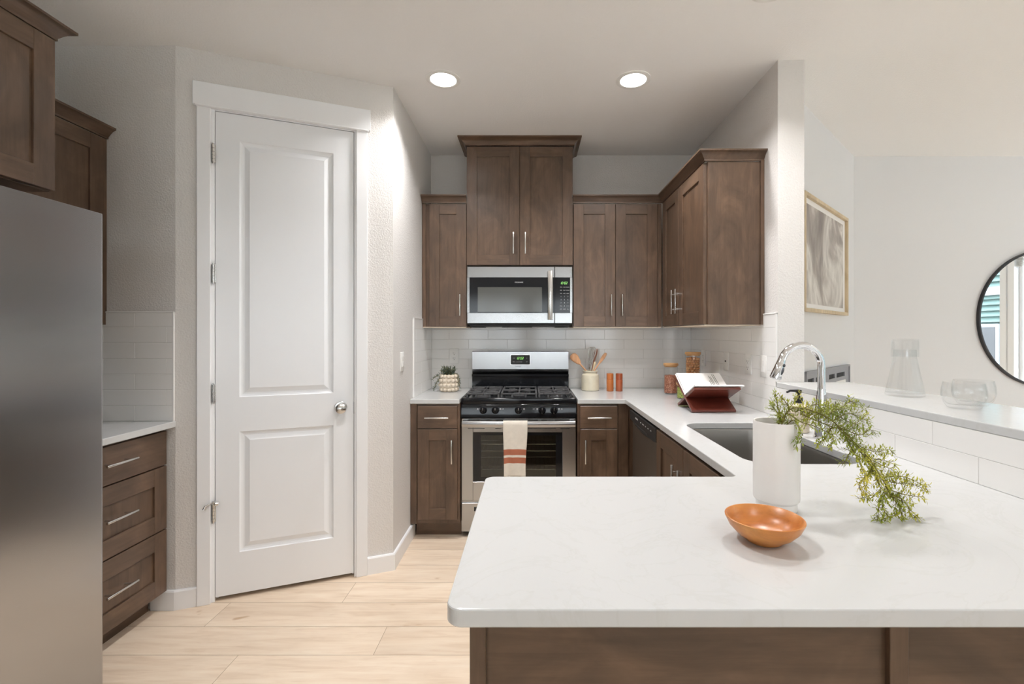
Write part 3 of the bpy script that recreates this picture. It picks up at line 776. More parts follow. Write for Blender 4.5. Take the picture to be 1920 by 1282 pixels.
# white burner symbols and words beside the knobs
def sq(x, z, s=.0045, th=.0012):
    mb = MB()
    for a, b, c, d in ((x-s, x+s, z+s-th, z+s), (x-s, x+s, z-s, z-s+th), (x-s, x-s+th, z-s, z+s), (x+s-th, x+s, z-s, z+s)): mb.box(a, b, RF-.0046, RF-.003, c, d)
    mb.box(x-.0012, x+.0012, RF-.0046, RF-.003, z-.0012, z+.0012); mb.build('burner_symbol', M['ink'], cp)
for x in (-.345, -.196, -.040, .046, .190): sq(x, .846)
for txt, x in (('HI', -.178), ('SIM', .024), ('HI', .208)): text_mesh(txt, .0085, Matrix.Translation((x, RF-.0035, .846)), 'lettering', M['ink'], cp, sx=1.1)
# burners and cast iron grates
GX = [(RX0+.028, -.205), (-.197, .047), (.055, RX1-.028)]; GY0, GY1 = RF+.045, 3.575
burn = [(-.325, 3.245, .045), (-.325, 3.475, .034), (-.075, 3.36, .042), (.178, 3.245, .036), (.178, 3.475, .045)]
for x, y, r in burn:
    mb = MB(); mb.lathe([(0, .903), (r*1.25, .903), (r*1.25, .909), (r*1.05, .915), (r, .917), (r, .922), (r*.9, .926), (0, .927)], c=(x, y, 0), seg=28)
    mb.build('burner', M['iron'], ct)
for gi, (a, b) in enumerate(GX):
    mb = MB(); h = .0055; z0, z1 = .934, .946
    def bar(x0, y0, x1, y1, w_=.006, zz=(z0, z1)):
        d = Vector((x1-x0, y1-y0)); L = d.length; an = math.degrees(math.atan2(d.y, d.x))
        mb.box(0, L, -w_, w_, zz[0], zz[1], .003, 2, xf=frame(x0, y0, an))
    bar(a, GY0, b, GY0); bar(a, GY1, b, GY1); bar(a+.006, GY0, a+.006, GY1); bar(b-.006, GY0, b-.006, GY1)
    bar(a, (GY0+GY1)/2, b, (GY0+GY1)/2)
    cx = (a+b)/2
    cs = [(cx, 3.245), (cx, 3.475)] if gi != 1 else [(cx, 3.36)]
    for (x, y) in cs:
        r = .022; ry = (GY1-GY0)/4 if gi != 1 else (GY1-GY0)/2
        for sx, sy in ((1, 0), (-1, 0)): bar(x+sx*r, y, (b-.006 if sx > 0 else a+.006), y, .005, (z0, z1+.002))
        for sy in (1, -1): bar(x, y+sy*r, x, y+sy*ry, .005, (z0, z1+.002))
        for sx in (1, -1):
            for sy in (1, -1): bar(x+sx*r*.8, y+sy*r*.8, x+sx*.075, y+sy*.085, .004, (z0, z1+.002))
    for x in (a+.006, b-.006, cx-.045, cx+.045):
        for y in (GY0, GY1): mb.box(x-.007, x+.007, y-.006, y+.006, .903, z1-.002, .003)
    mb.build('grate', M['iron'], ct)
# backguard
mb = MB(); mb.prism([(3.632, 1.069), (3.70, 1.069), (3.70, 1.207), (3.645, 1.209), (3.633, 1.205)], RC-.371, RC+.371, b=.002, xf=Matrix(((0, 0, 1, 0), (1, 0, 0, 0), (0, 1, 0, 0), (0, 0, 0, 1))))
bgd = mb.build('backguard', M['steel'], e)
mb = MB(); mb.prism([(3.632, 1.0688), (3.655, 1.034), (3.70, 1.034), (3.70, 1.0688)], RC-.371, RC+.371, xf=Matrix(((0, 0, 1, 0), (1, 0, 0, 0), (0, 1, 0, 0), (0, 0, 0, 1))))
mb.build('vent_band', M['steel'], e)
mb = MB(); mb.box(RC-.371, RC+.371, 3.640, 3.70, .91, 1.034, .004); mb.box(RC-.372, RC+.372, 3.630, 3.66, 1.012, 1.034, .003); mb.build('rear_riser', M['black'], e)
mb = MB(); mb.prism(rc([(-.077, -.040), (.077, -.040), (.077, .040), (-.077, .040)], .008, 4), 0, .003, xf=Matrix.Translation((RC, 3.632, 1.143)) @ Matrix.Rotation(R(90), 4, 'X'))
mb.build('display_bezel', M['nickel'], bgd)
mb = MB(); mb.prism(rc([(-.073, -.036), (.073, -.036), (.073, .036), (-.073, .036)], .006, 4), 0, .0045, xf=Matrix.Translation((RC, 3.632, 1.143)) @ Matrix.Rotation(R(90), 4, 'X'))
ds = mb.build('display', M['blackmat'], bgd)
SEG = {'0': 'abcdef', '1': 'bc', '2': 'abged', ':': ''}
def digits(txt, x, y, z, h, parent, shear=.16):
    mb = MB(); w_ = h*.52; th = h*.13; pitch = w_*1.5
    tot = sum(pitch*(.5 if ch == ':' else 1) for ch in txt); cx = x-tot/2
    for ch in txt:
        if ch == ':':
            for s in (-.22, .22): mb.box(cx+shear*s*h, cx+th+shear*s*h, y-.0006, y, z+s*h-th/2, z+s*h+th/2)
            cx += pitch*.5; continue
        P = {'a': ((0, .5), (1, .5)), 'g': ((0, 0), (1, 0)), 'd': ((0, -.5), (1, -.5)), 'f': ((0, 0), (0, .5)), 'b': ((1, 0), (1, .5)), 'e': ((0, -.5), (0, 0)), 'c': ((1, -.5), (1, 0))}
        for sg in SEG[ch]:
            (ax, az), (bx, bz) = P[sg]
            A = (cx+ax*w_+shear*az*h, z+az*h); B = (cx+bx*w_+shear*bz*h, z+bz*h)
            d = Vector((B[0]-A[0], B[1]-A[1])).normalized(); n_ = Vector((-d.y, d.x))*th/2; d = d*th*.25
            A = (A[0]+d.x, A[1]+d.y); B = (B[0]-d.x, B[1]-d.y)
            mb.poly3([(A[0]+n_.x, y, A[1]+n_.y), (A[0]-n_.x, y, A[1]-n_.y), (B[0]-n_.x, y, B[1]-n_.y), (B[0]+n_.x, y, B[1]+n_.y)])
        cx += pitch
    return mb.build('clock_digits', M['green'], parent, smooth=0)
digits('12:02', RC-.002, 3.6272, 1.154, .017, ds)
for txt, dx, dz in (('BAKE', -.048, .012), ('BROIL', -.048, -.016), ('CLOCK', -.020, -.017), ('+', .050, .012), ('OFF', .050, -.016), ('TIMER', .004, -.017)):
    text_mesh(txt, .0075 if txt != '+' else .012, Matrix.Translation((RC+dx, 3.6274, 1.143+dz)), 'lettering', M['ink'], ds)
text_mesh('FRIGIDAIRE', .0085, Matrix.Translation((RC-.018, 3.6318, 1.090)), 'lettering', M['blackmetal'], bgd)
# oven door
mb = MB(); DF = RF+.001
wx0, wx1, wz0, wz1 = -.375, .213, .366, .692
mb.box(RX0+.001, wx0, DF, DF+.035, .242, .785, .003); mb.box(wx1, RX1-.001, DF, DF+.035, .242, .785, .003)
mb.box(wx0-.002, wx1+.002, DF+.0004, DF+.035, .242, wz0, .002); mb.box(wx0-.002, wx1+.002, DF+.0004, DF+.035, wz1, .785, .002)
od = mb.build('oven_door', M['steel'], e)
mb = MB()
for a, b in ((-.44, -.335), (-.29, -.255), (-.225, -.10), (-.075, .05), (.075, .11), (.165, .285)): mb.box(a, b, DF-.0006, DF+.002, .769, .774)
for a, b in ((-.41, -.30), (-.23, -.19), (-.02, .17), (.20, .26)): mb.box(a, b, DF-.0006, DF+.002, .716, .720)
mb.build('vent_slots', M['slotdark'], od)
mb = MB(); iw = (-.325, .17, .395, .672)
mb.box(wx0, iw[0], DF+.004, DF+.008, wz0, wz1); mb.box(iw[1], wx1, DF+.004, DF+.008, wz0, wz1); mb.box(iw[0], iw[1], DF+.004, DF+.008, wz0, iw[2]); mb.box(iw[0], iw[1], DF+.004, DF+.008, iw[3], wz1)
wf = mb.build('window_surround', M['black'], od)
mb = MB(); mb.box(iw[0]-.002, iw[1]+.002, DF+.0045, DF+.0075, iw[2]-.002, iw[3]+.002); mb.build('window_glass', M['smoke'], od)
mb = MB(); mb.box(wx0, wx1, DF-.002, DF+.004, wz0-.006, wz0, .001); mb.build('lower_trim', M['nickel'], od)
M['cavity'] = plain('oven_enamel', srgb(112, 112, 106), .5)
mb = MB(); a, b, c_, d_ = -.37, .21, .36, .72
for q_ in ((a, b, DF+.40, DF+.41, c_, d_), (a-.01, a, DF+.036, DF+.41, c_, d_), (b, b+.01, DF+.036, DF+.41, c_, d_), (a, b, DF+.036, DF+.41, c_-.01, c_), (a, b, DF+.036, DF+.41, d_, d_+.01)): mb.box(*q_)
# cavity needs the body hollow behind the glass
mb.build('oven_cavity', M['cavity'], e)
for z in (.60, .555, .43):
    mb = MB(); mb.tube([(a+.005, DF+.06, z), (b-.005, DF+.06, z)], .003, 8); mb.tube([(a+.005, DF+.38, z), (b-.005, DF+.38, z)], .003, 8)
    for i in range(19): x = a+.02+i*.03; mb.tube([(x, DF+.06, z), (x, DF+.38, z)], .0016, 6)
    mb.build('oven_rack', M['nickel'], e)
# broad bowed handle
mb = MB(); n_ = 24; t = bmesh.new(); rr = []
for i in range(n_+1):
    u = i/n_; x = RX0+.012+u*(RX1-RX0-.024); bow = .012*(1-(2*u-1)**2); y = DF-.052-bow; hz = .019
    pr = [(-.009, -hz*.55), (-.011, 0), (-.009, hz*.55), (-.003, hz), (.006, hz*.9), (.009, 0), (.006, -hz*.9), (-.003, -hz)]
    rr.append([t.verts.new((x, y+p, .757+q_)) for p, q_ in pr])
for p, q_ in zip(rr, rr[1:]):
    for i in range(8): t.faces.new((p[i], p[(i+1) % 8], q_[(i+1) % 8], q_[i]))
t.faces.new(rr[0]); t.faces.new(rr[-1]); bmesh.ops.recalc_face_normals(t, faces=t.faces); mb.merge(t)
for x in (RX0+.013, RX1-.045): mb.box(x, x+.032, DF-.055, DF+.002, .738, .776, .006, 2)
mb.build('handle', M['steel'], od)
# warming drawer
mb = MB(); mb.box(RX0+.001, RX1-.001, DF, DF+.035, .036, .226, .003); mb.box(RX0+.001, RX1-.001, DF+.012, DF+.035, .226, .242)
dr = mb.build('warming_drawer', M['steel'], e)
mb = MB(); mb.box(-.37, .22, DF-.001, DF+.003, .172, .20, .001); mb.build('pull_recess', M['slotdark'], dr)

# towel draped on the handle
mb = MB(); t = bmesh.new(); TX0, TX1 = -.174, -.017; rnd = random.Random(5)
hy = DF-.052-.0118; pathz = []
for i in range(5): pathz.append((hy+.030-.001*i, .60+.03*i, 0))           # short back flap
pathz += [(hy+.022, .745, 0), (hy+.018, .770, 0), (hy+.008, .7795, 0), (hy-.006, .7800, 0), (hy-.014, .770, 0), (hy-.0155, .755, 0)]
zf = .74
while zf > .425: pathz.append((hy-.016-.004*math.sin((.74-zf)*5), zf, 1)); zf -= .0075
nu = 22; grid = []
for j, (y, z, fr) in enumerate(pathz):
    row = []; s = 0 if z > .72 else min(1, (.72-z)/.2)
    for i in range(nu+1):
        u = i/nu; w_ = (TX1-TX0); cx = (TX0+TX1)/2-.003*s*fr; x = cx+(u-.5)*w_*(1-.11*s)
        wv = .0035*math.sin(u*9+z*6)*s*fr + .002*math.sin(u*17+1)*s*fr
        zz = z + (.004*(1-(2*u-1)**2) if fr and z < .70 else 0)
        row.append(t.verts.new((x, y-wv-.001, zz)))
    grid.append(row)
for j in range(len(grid)-1):
    for i in range(nu):
        f = t.faces.new((grid[j][i], grid[j][i+1], grid[j+1][i+1], grid[j+1][i])); z = pathz[j][1]
        f.material_index = 1 if pathz[j][2] and (.562 < z < .603 or .510 < z < .548) else 0
bmesh.ops.recalc_face_normals(t, faces=t.faces); mb.merge(t, None)
tw = mb.build('dish_towel', [M['towel'], M['stripe']]); recenter(tw, (-.095, hy, .425))
tag(tw, 'cream dish towel with two rust stripes hanging on the oven handle', 'towel')
sm = tw.modifiers.new('thick', 'SOLIDIFY'); sm.thickness = .0022; sm.offset = 0
mb = MB(); ey = pathz[-1][0]-.001; ez = pathz[-1][1]+.003
for i in range(60):
    x = -.098+(i/59-.5)*.137+rnd.uniform(-.001, .001); L = rnd.uniform(.018, .034)
    mb.tube([(x, ey, ez+.004), (x+rnd.uniform(-.003, .003), ey-rnd.uniform(0, .005), ez-L*.5), (x+rnd.uniform(-.008, .008), ey-rnd.uniform(-.002, .006), ez-L)], [.0014, .0011, .0007], 5)
mb.build('fringe', M['towel'], tw)

# ------------------------------------------------------------------ over-the-range microwave
e = thing('microwave', 'stainless over-the-range microwave with black glass door', 'microwave', (RC, 3.55, 1.41))
MF = YUP+.001; mx0, mx1 = RC-.3785, RC+.3785
mb = MB(); mb.box(mx0+.003, mx1-.003, MF+.03, YB-TH_-.001, 1.404, 1.829, .002); mb.box(mx0+.02, mx1-.02, MF+.02, YB-.05, 1.394, 1.404)
mb.box(mx0+.02, mx0+.12, MF+.05, MF+.2, 1.388, 1.395, .003); mb.box(mx1-.12, mx1-.02, MF+.05, MF+.2, 1.388, 1.395, .003); mb.box(RC-.13, RC+.09, MF+.02, MF+.1, 1.388, 1.395, .003)
mb.build('housing', M['blackmat'], e)
split = .176; gx0, gx1, gz0, gz1 = mx0+.019, mx1-.017, 1.4935, 1.7445
mb = MB(); mb.box(mx0, split-.001, MF, MF+.03, gz1, 1.825, .003); mb.box(mx0, split-.001, MF, MF+.03, 1.4165, gz0, .003); mb.box(mx0, gx0, MF+.0003, MF+.03, gz0-.002, gz1+.002, .001)
dr = mb.build('door', M['steel'], e)
mb = MB(); mb.box(gx0, split-.001, MF+.001, MF+.012, gz0, gz1); mb.build('door_glass', M['black'], dr)
M['screen'] = plain('perforated_screen', (.085, .087, .08), .12, spec=.6)
mb = MB(); mb.box(gx0+.058, .085, MF+.0002, MF+.004, gz0+.004, gz1-.068); mb.build('window_screen', M['screen'], dr)
mb = MB(); mb.box(split+.001, mx1, MF, MF+.03, gz1, 1.825, .003); mb.box(split+.001, mx1, MF, MF+.03, 1.4165, gz0, .003); mb.box(gx1, mx1, MF+.0003, MF+.03, gz0-.002, gz1+.002, .001)
cp = mb.build('control_frame', M['steel'], e)
mb = MB(); mb.box(split+.001, gx1, MF+.001, MF+.012, gz0, gz1); kp = mb.build('keypad', M['black'], e)
digits('12:02', .243, MF+.0005, 1.706, .016, kp)
for r_, row in enumerate((('TIME', 'COOK', 'DEFROST'), ('POP', 'MELT', 'POTATO'), ('VEG', 'SOFT', 'REHEAT'), ('1', '2', '3'), ('4', '5', '6'), ('7', '8', '9'), ('STOP', '0', 'START'), ('VENT', 'LIGHT', 'ON'))):
    for c_, tx in enumerate(row):
        text_mesh(tx, .0105 if len(tx) == 1 else .0068, Matrix.Translation((.222+.0245*c_, MF+.0006, 1.676-.0225*r_)), 'key_lettering', M['ink'], kp, sx=1.0 if len(tx) < 6 else .8)
text_mesh('FRIGIDAIRE', .0125, Matrix.Translation((RC-.005, MF+.0004, 1.711)), 'lettering', M['ink'], dr, sx=.95)
mb = MB(); n_ = 16; t = bmesh.new(); rr = []
for i in range(n_+1):
    u = i/n_; z = 1.442+u*.348; y = MF-.030-.016*(1-(2*u-1)**2)
    rr.append([t.verts.new((.143+a, y+b, z)) for a, b in ((-.0175, .004), (-.0165, -.004), (-.006, -.008), (.006, -.008), (.0165, -.004), (.0175, .004), (.010, .008), (-.010, .008))])
for p, q_ in zip(rr, rr[1:]):
    for i in range(8): t.faces.new((p[i], p[(i+1) % 8], q_[(i+1) % 8], q_[i]))
t.faces.new(rr[0]); t.faces.new(rr[-1]); bmesh.ops.recalc_face_normals(t, faces=t.faces); mb.merge(t)
for z in (1.445, 1.765): mb.box(.131, .155, MF-.034, MF+.001, z, z+.022, .004, 2)
mb.build('handle', M['nickel'], dr)

# ------------------------------------------------------------------ dishwasher (front faces -x)
e = thing('dishwasher', 'dishwasher with black control strip beside the sink cabinet', 'dishwasher', (.93, 2.65, 0))
FD = frame(.632, 0, -90)
mb = MB(); mb.box(.66, 1.22, 2.346, 2.951, .10, .872); mb.box(.70, 1.2, 2.36, 2.94, 0, .10); mb.build('body', M['blackmat'], e)
mb = MB(FD); mb.box(-2.949, -2.358, .006, .030, .11, .82, .004); dd = mb.build('door_panel', M['sink'], e)
mb = MB(FD); mb.box(-2.357, -2.3525, .002, .03, .11, .80, .001); mb.build('door_edge', M['nickel'], dd)
pr = [(-2.951, .872), (-2.345, .872), (-2.345, .800), (-2.40, .796)]
for i in range(9):
    u = i/8; pr.append((-2.44-.42*u, .796+.0+(-.014*math.sin(u*math.pi))+.012*u))
pr += [(-2.951, .815)]
mb = MB(FD); mb.prism(pr, -.012, .030, b=.003, xf=Matrix.Rotation(R(90), 4, 'X') @ Matrix.Diagonal((1, 1, -1, 1)))
cp = mb.build('control_strip', M['blackmat'], e)
mb = MB(FD); mb.box(-2.80, -2.50, -.0135, -.008, .800, .812, .003); mb.build('grip_recess', M['slotdark'], cp)
text_mesh('FRIGIDAIRE', .013, FD @ Matrix.Translation((-2.76, -.0122, .845)), 'lettering', M['ink'], cp)
for i, tx in enumerate(('HEAVY', 'NORMAL', 'ECO', 'RINSE', 'START')):
    text_mesh(tx, .008, FD @ Matrix.Translation((-2.655+.055*i, -.0122, .842)), 'lettering', M['ink'], cp)

# ------------------------------------------------------------------ sink and faucet
e = thing('sink', 'undermount stainless sink basin set in the white worktop', 'sink', (.92, 1.9, .69))
mb = MB(); t = bmesh.new(); rings = []
zt = CT-tk-.0005
for d_, z, r in ((-.010, zt, .09), (.004, zt, .08), (.006, zt-.01, .08), (.012, .72, .075), (.03, .70, .06), (.06, .695, .05)):
    lp = rc([(SKX0+d_, SKY0+d_), (SKX1-d_, SKY0+d_), (SKX1-d_, SKY1-d_), (SKX0+d_, SKY1-d_)], r, 8)
    rings.append([t.verts.new((x, y, z)) for x, y in lp])
for p, q_ in zip(rings, rings[1:]):
    for i in range(len(p)): t.faces.new((p[i], p[(i+1) % len(p)], q_[(i+1) % len(p)], q_[i]))
t.faces.new(rings[-1]); bmesh.ops.recalc_face_normals(t, faces=t.faces)
for f in t.faces: f.normal_flip()
mb.merge(t); bs = mb.build('basin', M['sink'], e)
sm = bs.modifiers.new('thick', 'SOLIDIFY'); sm.thickness = .0012; sm.offset = -1
mb = MB(); mb.lathe([(0, .698), (.042, .698), (.045, .6965), (.040, .6955), (.02, .690), (0, .690)], c=(.92, 1.9, 0)); mb.build('drain', M['chrome'], e)

e = thing('faucet', 'tall chrome pull-down gooseneck faucet behind the sink', 'faucet', (1.19, 1.935, CT))
fx, fy = 1.190, 1.935
mb = MB(); mb.lathe([(0, CT+.0005), (.030, CT+.0005), (.030, CT+.004), (.026, CT+.008), (.0235, CT+.05), (.0225, CT+.13), (.0165, CT+.185), (.0162, CT+.20), (0, CT+.20)], c=(fx, fy, 0), seg=32); mb.build('body', M['chrome'], e)
ra = .088; zc = 1.310-.0155-ra; hd = Vector((-1, -.10, 0)).normalized()
pts = [(fx, fy, CT+.195), (fx, fy, zc-.03)]
for i in range(25):
    a = math.pi*.90*i/24; v = hd*(ra*(1-math.cos(a))); pts.append((fx+v.x, fy+v.y, zc+ra*math.sin(a)))
mb = MB(); mb.tube(pts, .0148, 18); mb.build('gooseneck_spout', M['chrome'], e)
pe = Vector(pts[-1]); dv = (Vector(pts[-1])-Vector(pts[-2])).normalized()
q1 = pe+dv*.012; q2 = pe+dv*.078
mb = MB(); mb.cyl(pe-dv*.002, q1, .0150, .0165, 24); mb.cyl(q1, q2, .0165, .0225, 24, b=.001); mb.cyl(q2, q2+dv*.003, .019, .019, 24)
sh = mb.build('spray_head', M['chrome'], e)
sdv = Vector((0, -1, 0)) ; sdv = (sdv+hd*-.55).normalized()
mb = MB(); c1 = pe+dv*.022+sdv*.0165; mb.cyl(c1-sdv*.004, c1+sdv*.003, .0065, seg=16); mb.build('spray_button', M['rubber'], sh)
mb = MB(); c2 = pe+dv*.047+sdv*.0185; mb.sphere(c2, .0085, sub=2, sc=(1, .55, 2.0), rot=dv.to_track_quat('Z', 'Y').to_matrix().to_4x4()); mb.build('spray_button', M['rubber'], sh)
mb = MB(); mb.cyl((fx+.015, fy, CT+.085), (fx+.042, fy, CT+.085), .013, seg=20, b=.002); mb.tube([(fx+.038, fy, CT+.085), (fx+.046, fy-.01, CT+.105), (fx+.050, fy-.018, CT+.15)], [.006, .0055, .005], 10); mb.build('lever', M['chrome'], e)

# soap dispenser
e = thing('soap_dispenser', 'cream soap bottle with a black pump behind the vase', 'soap dispenser', (1.165, 2.055, CT))
mb = MB(); mb.lathe([(0, CT+.0005), (.038, CT+.0005), (.041, CT+.004), (.041, CT+.095), (.036, CT+.112), (.016, CT+.120), (.015, CT+.127), (0, CT+.127)], c=(1.165, 2.055, 0), seg=32); mb.build('bottle', M['cream'], e)
mb = MB(); z = CT+.125; mb.cyl((1.165, 2.055, z), (1.165, 2.055, z+.026), .0165, seg=24, b=.001); mb.cyl((1.165, 2.055, z+.026), (1.165, 2.055, z+.042), .006, seg=14); mb.cyl((1.165, 2.055, z+.042), (1.165, 2.055, z+.056), .012, seg=20, b=.002)
mb.tube([(1.165, 2.055, z+.052), (1.125, 2.05, z+.053), (1.110, 2.049, z+.046)], [.006, .005, .0045], 10); mb.build('pump', M['blackmat'], e)

# ------------------------------------------------------------------ recessed lamps
def lamp(x, y, label):
    e = thing('recessed_light', label, 'ceiling light', (x, y, CEIL), 'recessed ceiling lights')
    mb = MB(); mb.lathe([(.094, CEIL-.0005), (.095, CEIL-.003), (.090, CEIL-.006), (.078, CEIL-.0075), (.071, CEIL-.005), (.070, CEIL-.0005)], c=(x, y, 0), seg=48); mb.build('trim_ring', M['white'], e)
    mb = MB(); mb.lathe([(0, CEIL-.004), (.0705, CEIL-.004), (.0705, CEIL-.0005), (0, CEIL-.0005)], c=(x, y, 0), seg=48); mb.build('lens', M['lampglow'], e)
    l = bpy.data.lights.new('lamp', 'AREA'); l.shape = 'DISK'; l.size = .135; l.energy = LAMP; l.color = (1, .985, .985); l.spread = R(130)
    o = bpy.data.objects.new('lamp', l); C.objects.link(o); o.parent = e; o.location = (0, 0, -.009)
    return e
lamp(-.479, 2.613, 'round recessed ceiling light nearest the pantry door')
lamp(.570, 2.618, 'round recessed ceiling light nearest the right wall cabinet')
lamp(.985, 1.911, 'round recessed ceiling light cut by the top edge of the photo')
lamp(-.479, 1.15, 'added unseen ceiling light brightening the kitchen aisle')  # lamps from here down are added out of view for extra light
lamp(1.0, -.6, 'added unseen ceiling light brightening the room behind the peninsula')
lamp(3.6, 1.2, 'added unseen ceiling light brightening the great room')

# ------------------------------------------------------------------ outlets and switches
def plate(xf, label, cat, kind, name='outlet'):
    o = xf @ Vector((0, 0, 0)); e = thing(name, label, cat, o, 'wall plates')
    mb = MB(xf); mb.box(-.036, .036, -.006, 0, -.058, .058, .0025, 2); mb.build('cover_plate', M['white'], e)
    if kind == 'duplex':
        for s in (.0195, -.0195):
            mb = MB(xf); mb.prism([(.0165*math.cos(2*math.pi*i/24), max(-.0135, min(.0135, .0165*math.sin(2*math.pi*i/24)))+s) for i in range(24)], 0, .0075, xf=Matrix.Rotation(R(90), 4, 'X'))
            r_ = mb.build('receptacle', M['white'], e)
            mb = MB(xf)
            for x, h in ((-.0063, .0045), (.0063, .0036)): mb.box(x-.0012, x+.0012, -.0079, -.006, s+.0035-h, s+.0035+h)
            mb.cyl((0, -.0079, s-.0085), (0, -.006, s-.0085), .0027, seg=12); mb.build('slots', M['slotdark'], r_)
    elif kind == 'decora':
        mb = MB(xf); mb.box(-.0165, .0165, -.0085, -.002, -.034, .034, .001); r_ = mb.build('receptacle', M['white'], e)
        mb = MB(xf)
        for s in (.018, -.018):
            for x, h in ((-.0063, .0045), (.0063, .0036)): mb.box(x-.0012, x+.0012, -.0089, -.007, s-h, s+h)
            mb.cyl((0, -.0089, s-.011), (0, -.007, s-.011), .0025, seg=12)
        mb.build('slots', M['slotdark'], r_)
    elif kind == 'rocker':
        mb = MB(xf); mb.box(-.0165, .0165, -.0085, -.002, -.033, .033, .001); mb.box(-.0145, .0145, -.0105, -.006, -.030, .0, .001); mb.build('rocker', M['white'], e)
    else:
        mb = MB(xf); mb.cyl((0, -.0105, 0), (0, -.004, 0), .0055, seg=16); mb.build('jack', M['slotdark'], e)
    return e
plate(frame(-.5956, YB-TH_, 0, 1.168), 'white duplex outlet in the tile above the bubbled pot', 'outlet', 'duplex')
plate(frame(.5075, YB-TH_, 0, 1.168), 'white outlet in the tile behind the utensil crock', 'outlet', 'duplex')
plate(frame(XR-TH_, 3.44, -90, 1.166), 'white outlet in the corner tile behind the nut jar', 'outlet', 'decora')
plate(frame(XR-TH_, 3.043, -90, 1.166), 'white wall plate with a single dark jack', 'wall plate', 'jack', 'wall_plate')
plate(frame(XR-TH_, 2.732, -90, 1.166), 'white outlet in the side tile left of the rocker switch', 'outlet', 'decora')
plate(frame(XR-TH_, 2.556, -90, 1.166), 'white rocker switch in the side tile nearest the faucet', 'light switch', 'rocker', 'light_switch')
plate(frame(XL, 2.874, 90, 1.172), 'white rocker switch on the painted wall right of the pantry door', 'light switch', 'rocker', 'light_switch')

# ------------------------------------------------------------------ potted trailing plant in a bubbled pot
px_, py_ = -.598, 3.50
e = thing('potted_plant', 'bubbled cream pot with a trailing grey-green plant', 'potted plant', (px_, py_, CT))
mb = MB(); mb.lathe([(0, CT+.0008), (.052, CT+.0008), (.060, CT+.010), (.066, CT+.045), (.066, CT+.085), (.058, CT+.118), (.050, CT+.124), (.048, CT+.118), (.050, CT+.10), (0, CT+.10)], c=(px_, py_, 0), seg=40)
for j, (z, r) in enumerate(((.018, .056), (.050, .0625), (.082, .0615), (.112, .055))):
    for i in range(12):
        a = 2*math.pi*(i+.25*(j % 2)*0)/12+.13; mb.sphere((px_+r*math.cos(a), py_+r*math.sin(a), CT+z), .0178, sub=2, sc=(1, 1, .92))
mb.build('pot', M['pot'], e)
rnd = random.Random(11)
def leaf(mb, p, d, L, w_, m=0, up=Vector((0, 0, 1))):
    d = d.normalized(); s = d.cross(up)
    if s.length < .1: s = d.cross(Vector((1, 0, 0)))
    s.normalize(); n_ = s.cross(d)
    t = mb.bm; c = p+d*L*.45
    v = [t.verts.new(q_) for q_ in (p, c+s*w_, p+d*L, c-s*w_, c+n_*w_*.35, c-n_*w_*.2)]
    for a, b in ((0, 1), (1, 2), (2, 3), (3, 0)):
        f = t.faces.new((v[a], v[b], v[4])); f.material_index = m; f = t.faces.new((v[b], v[a], v[5])); f.material_index = m
fol = MB(); stm = MB()
def trail(p, pts, dens=.0036, L=.020):
    P = [Vector(q_) for q_ in pts]; stm.tube(P, .0013, 6)
    for a, b in zip(P, P[1:]):
        n_ = max(1, int((b-a).length/dens))
        for i in range(n_):
            q_ = a.lerp(b, i/n_); d = (b-a).normalized()
            v = Vector((rnd.uniform(-1, 1), rnd.uniform(-1, 1), rnd.uniform(-.6, 1))); leaf(fol, q_, d*.5+v, L*rnd.uniform(.7, 1.25), .0033)
c0 = Vector((px_, py_, CT+.10))
for i in range(40):
    a = rnd.uniform(0, 6.28); r = rnd.uniform(0, .04); s = c0+Vector((r*math.cos(a), r*math.sin(a), 0)); h = rnd.uniform(.045, .085)
    trail(s, [s, s+Vector((.3*r*math.cos(a), .3*r*math.sin(a), h*.6)), s+Vector((.8*r*math.cos(a)+rnd.uniform(-.015, .015), .8*r*math.sin(a), h))])
for dx, dy, seq in ((-.06, -.02, [(-.04, 0, .125), (-.075, -.01, .115), (-.105, -.015, .105), (-.125, -.015, .085)]), (-.05, -.02, [(-.045, -.03, .13), (-.072, -.04, .09), (-.09, -.045, .055), (-.105, -.045, .025), (-.10, -.05, .012)]),
                    (-.05, -.02, [(-.04, -.035, .128), (-.066, -.045, .10), (-.082, -.05, .07), (-.096, -.05, .03)]),
                    (-.04, 0, [(-.03, .01, .13), (-.07, .015, .125), (-.10, .01, .11), (-.118, .0, .10)]),
                    (.05, -.02, [(.04, -.02, .13), (.066, -.03, .10), (.078, -.035, .06), (.085, -.035, .03)]), (.05, 0, [(.045, 0, .135), (.066, -.01, .12), (.078, -.02, .09), (.082, -.02, .065)])):
    trail(c0, [(px_+x, py_+y, CT+z) for x, y, z in [(0, 0, .11)]+seq], .0036, .019)
fo = fol.build('foliage', M['leafgrey'], e, smooth=0); fo['kind'] = 'stuff'; stm.build('stems', M['branch'], e)

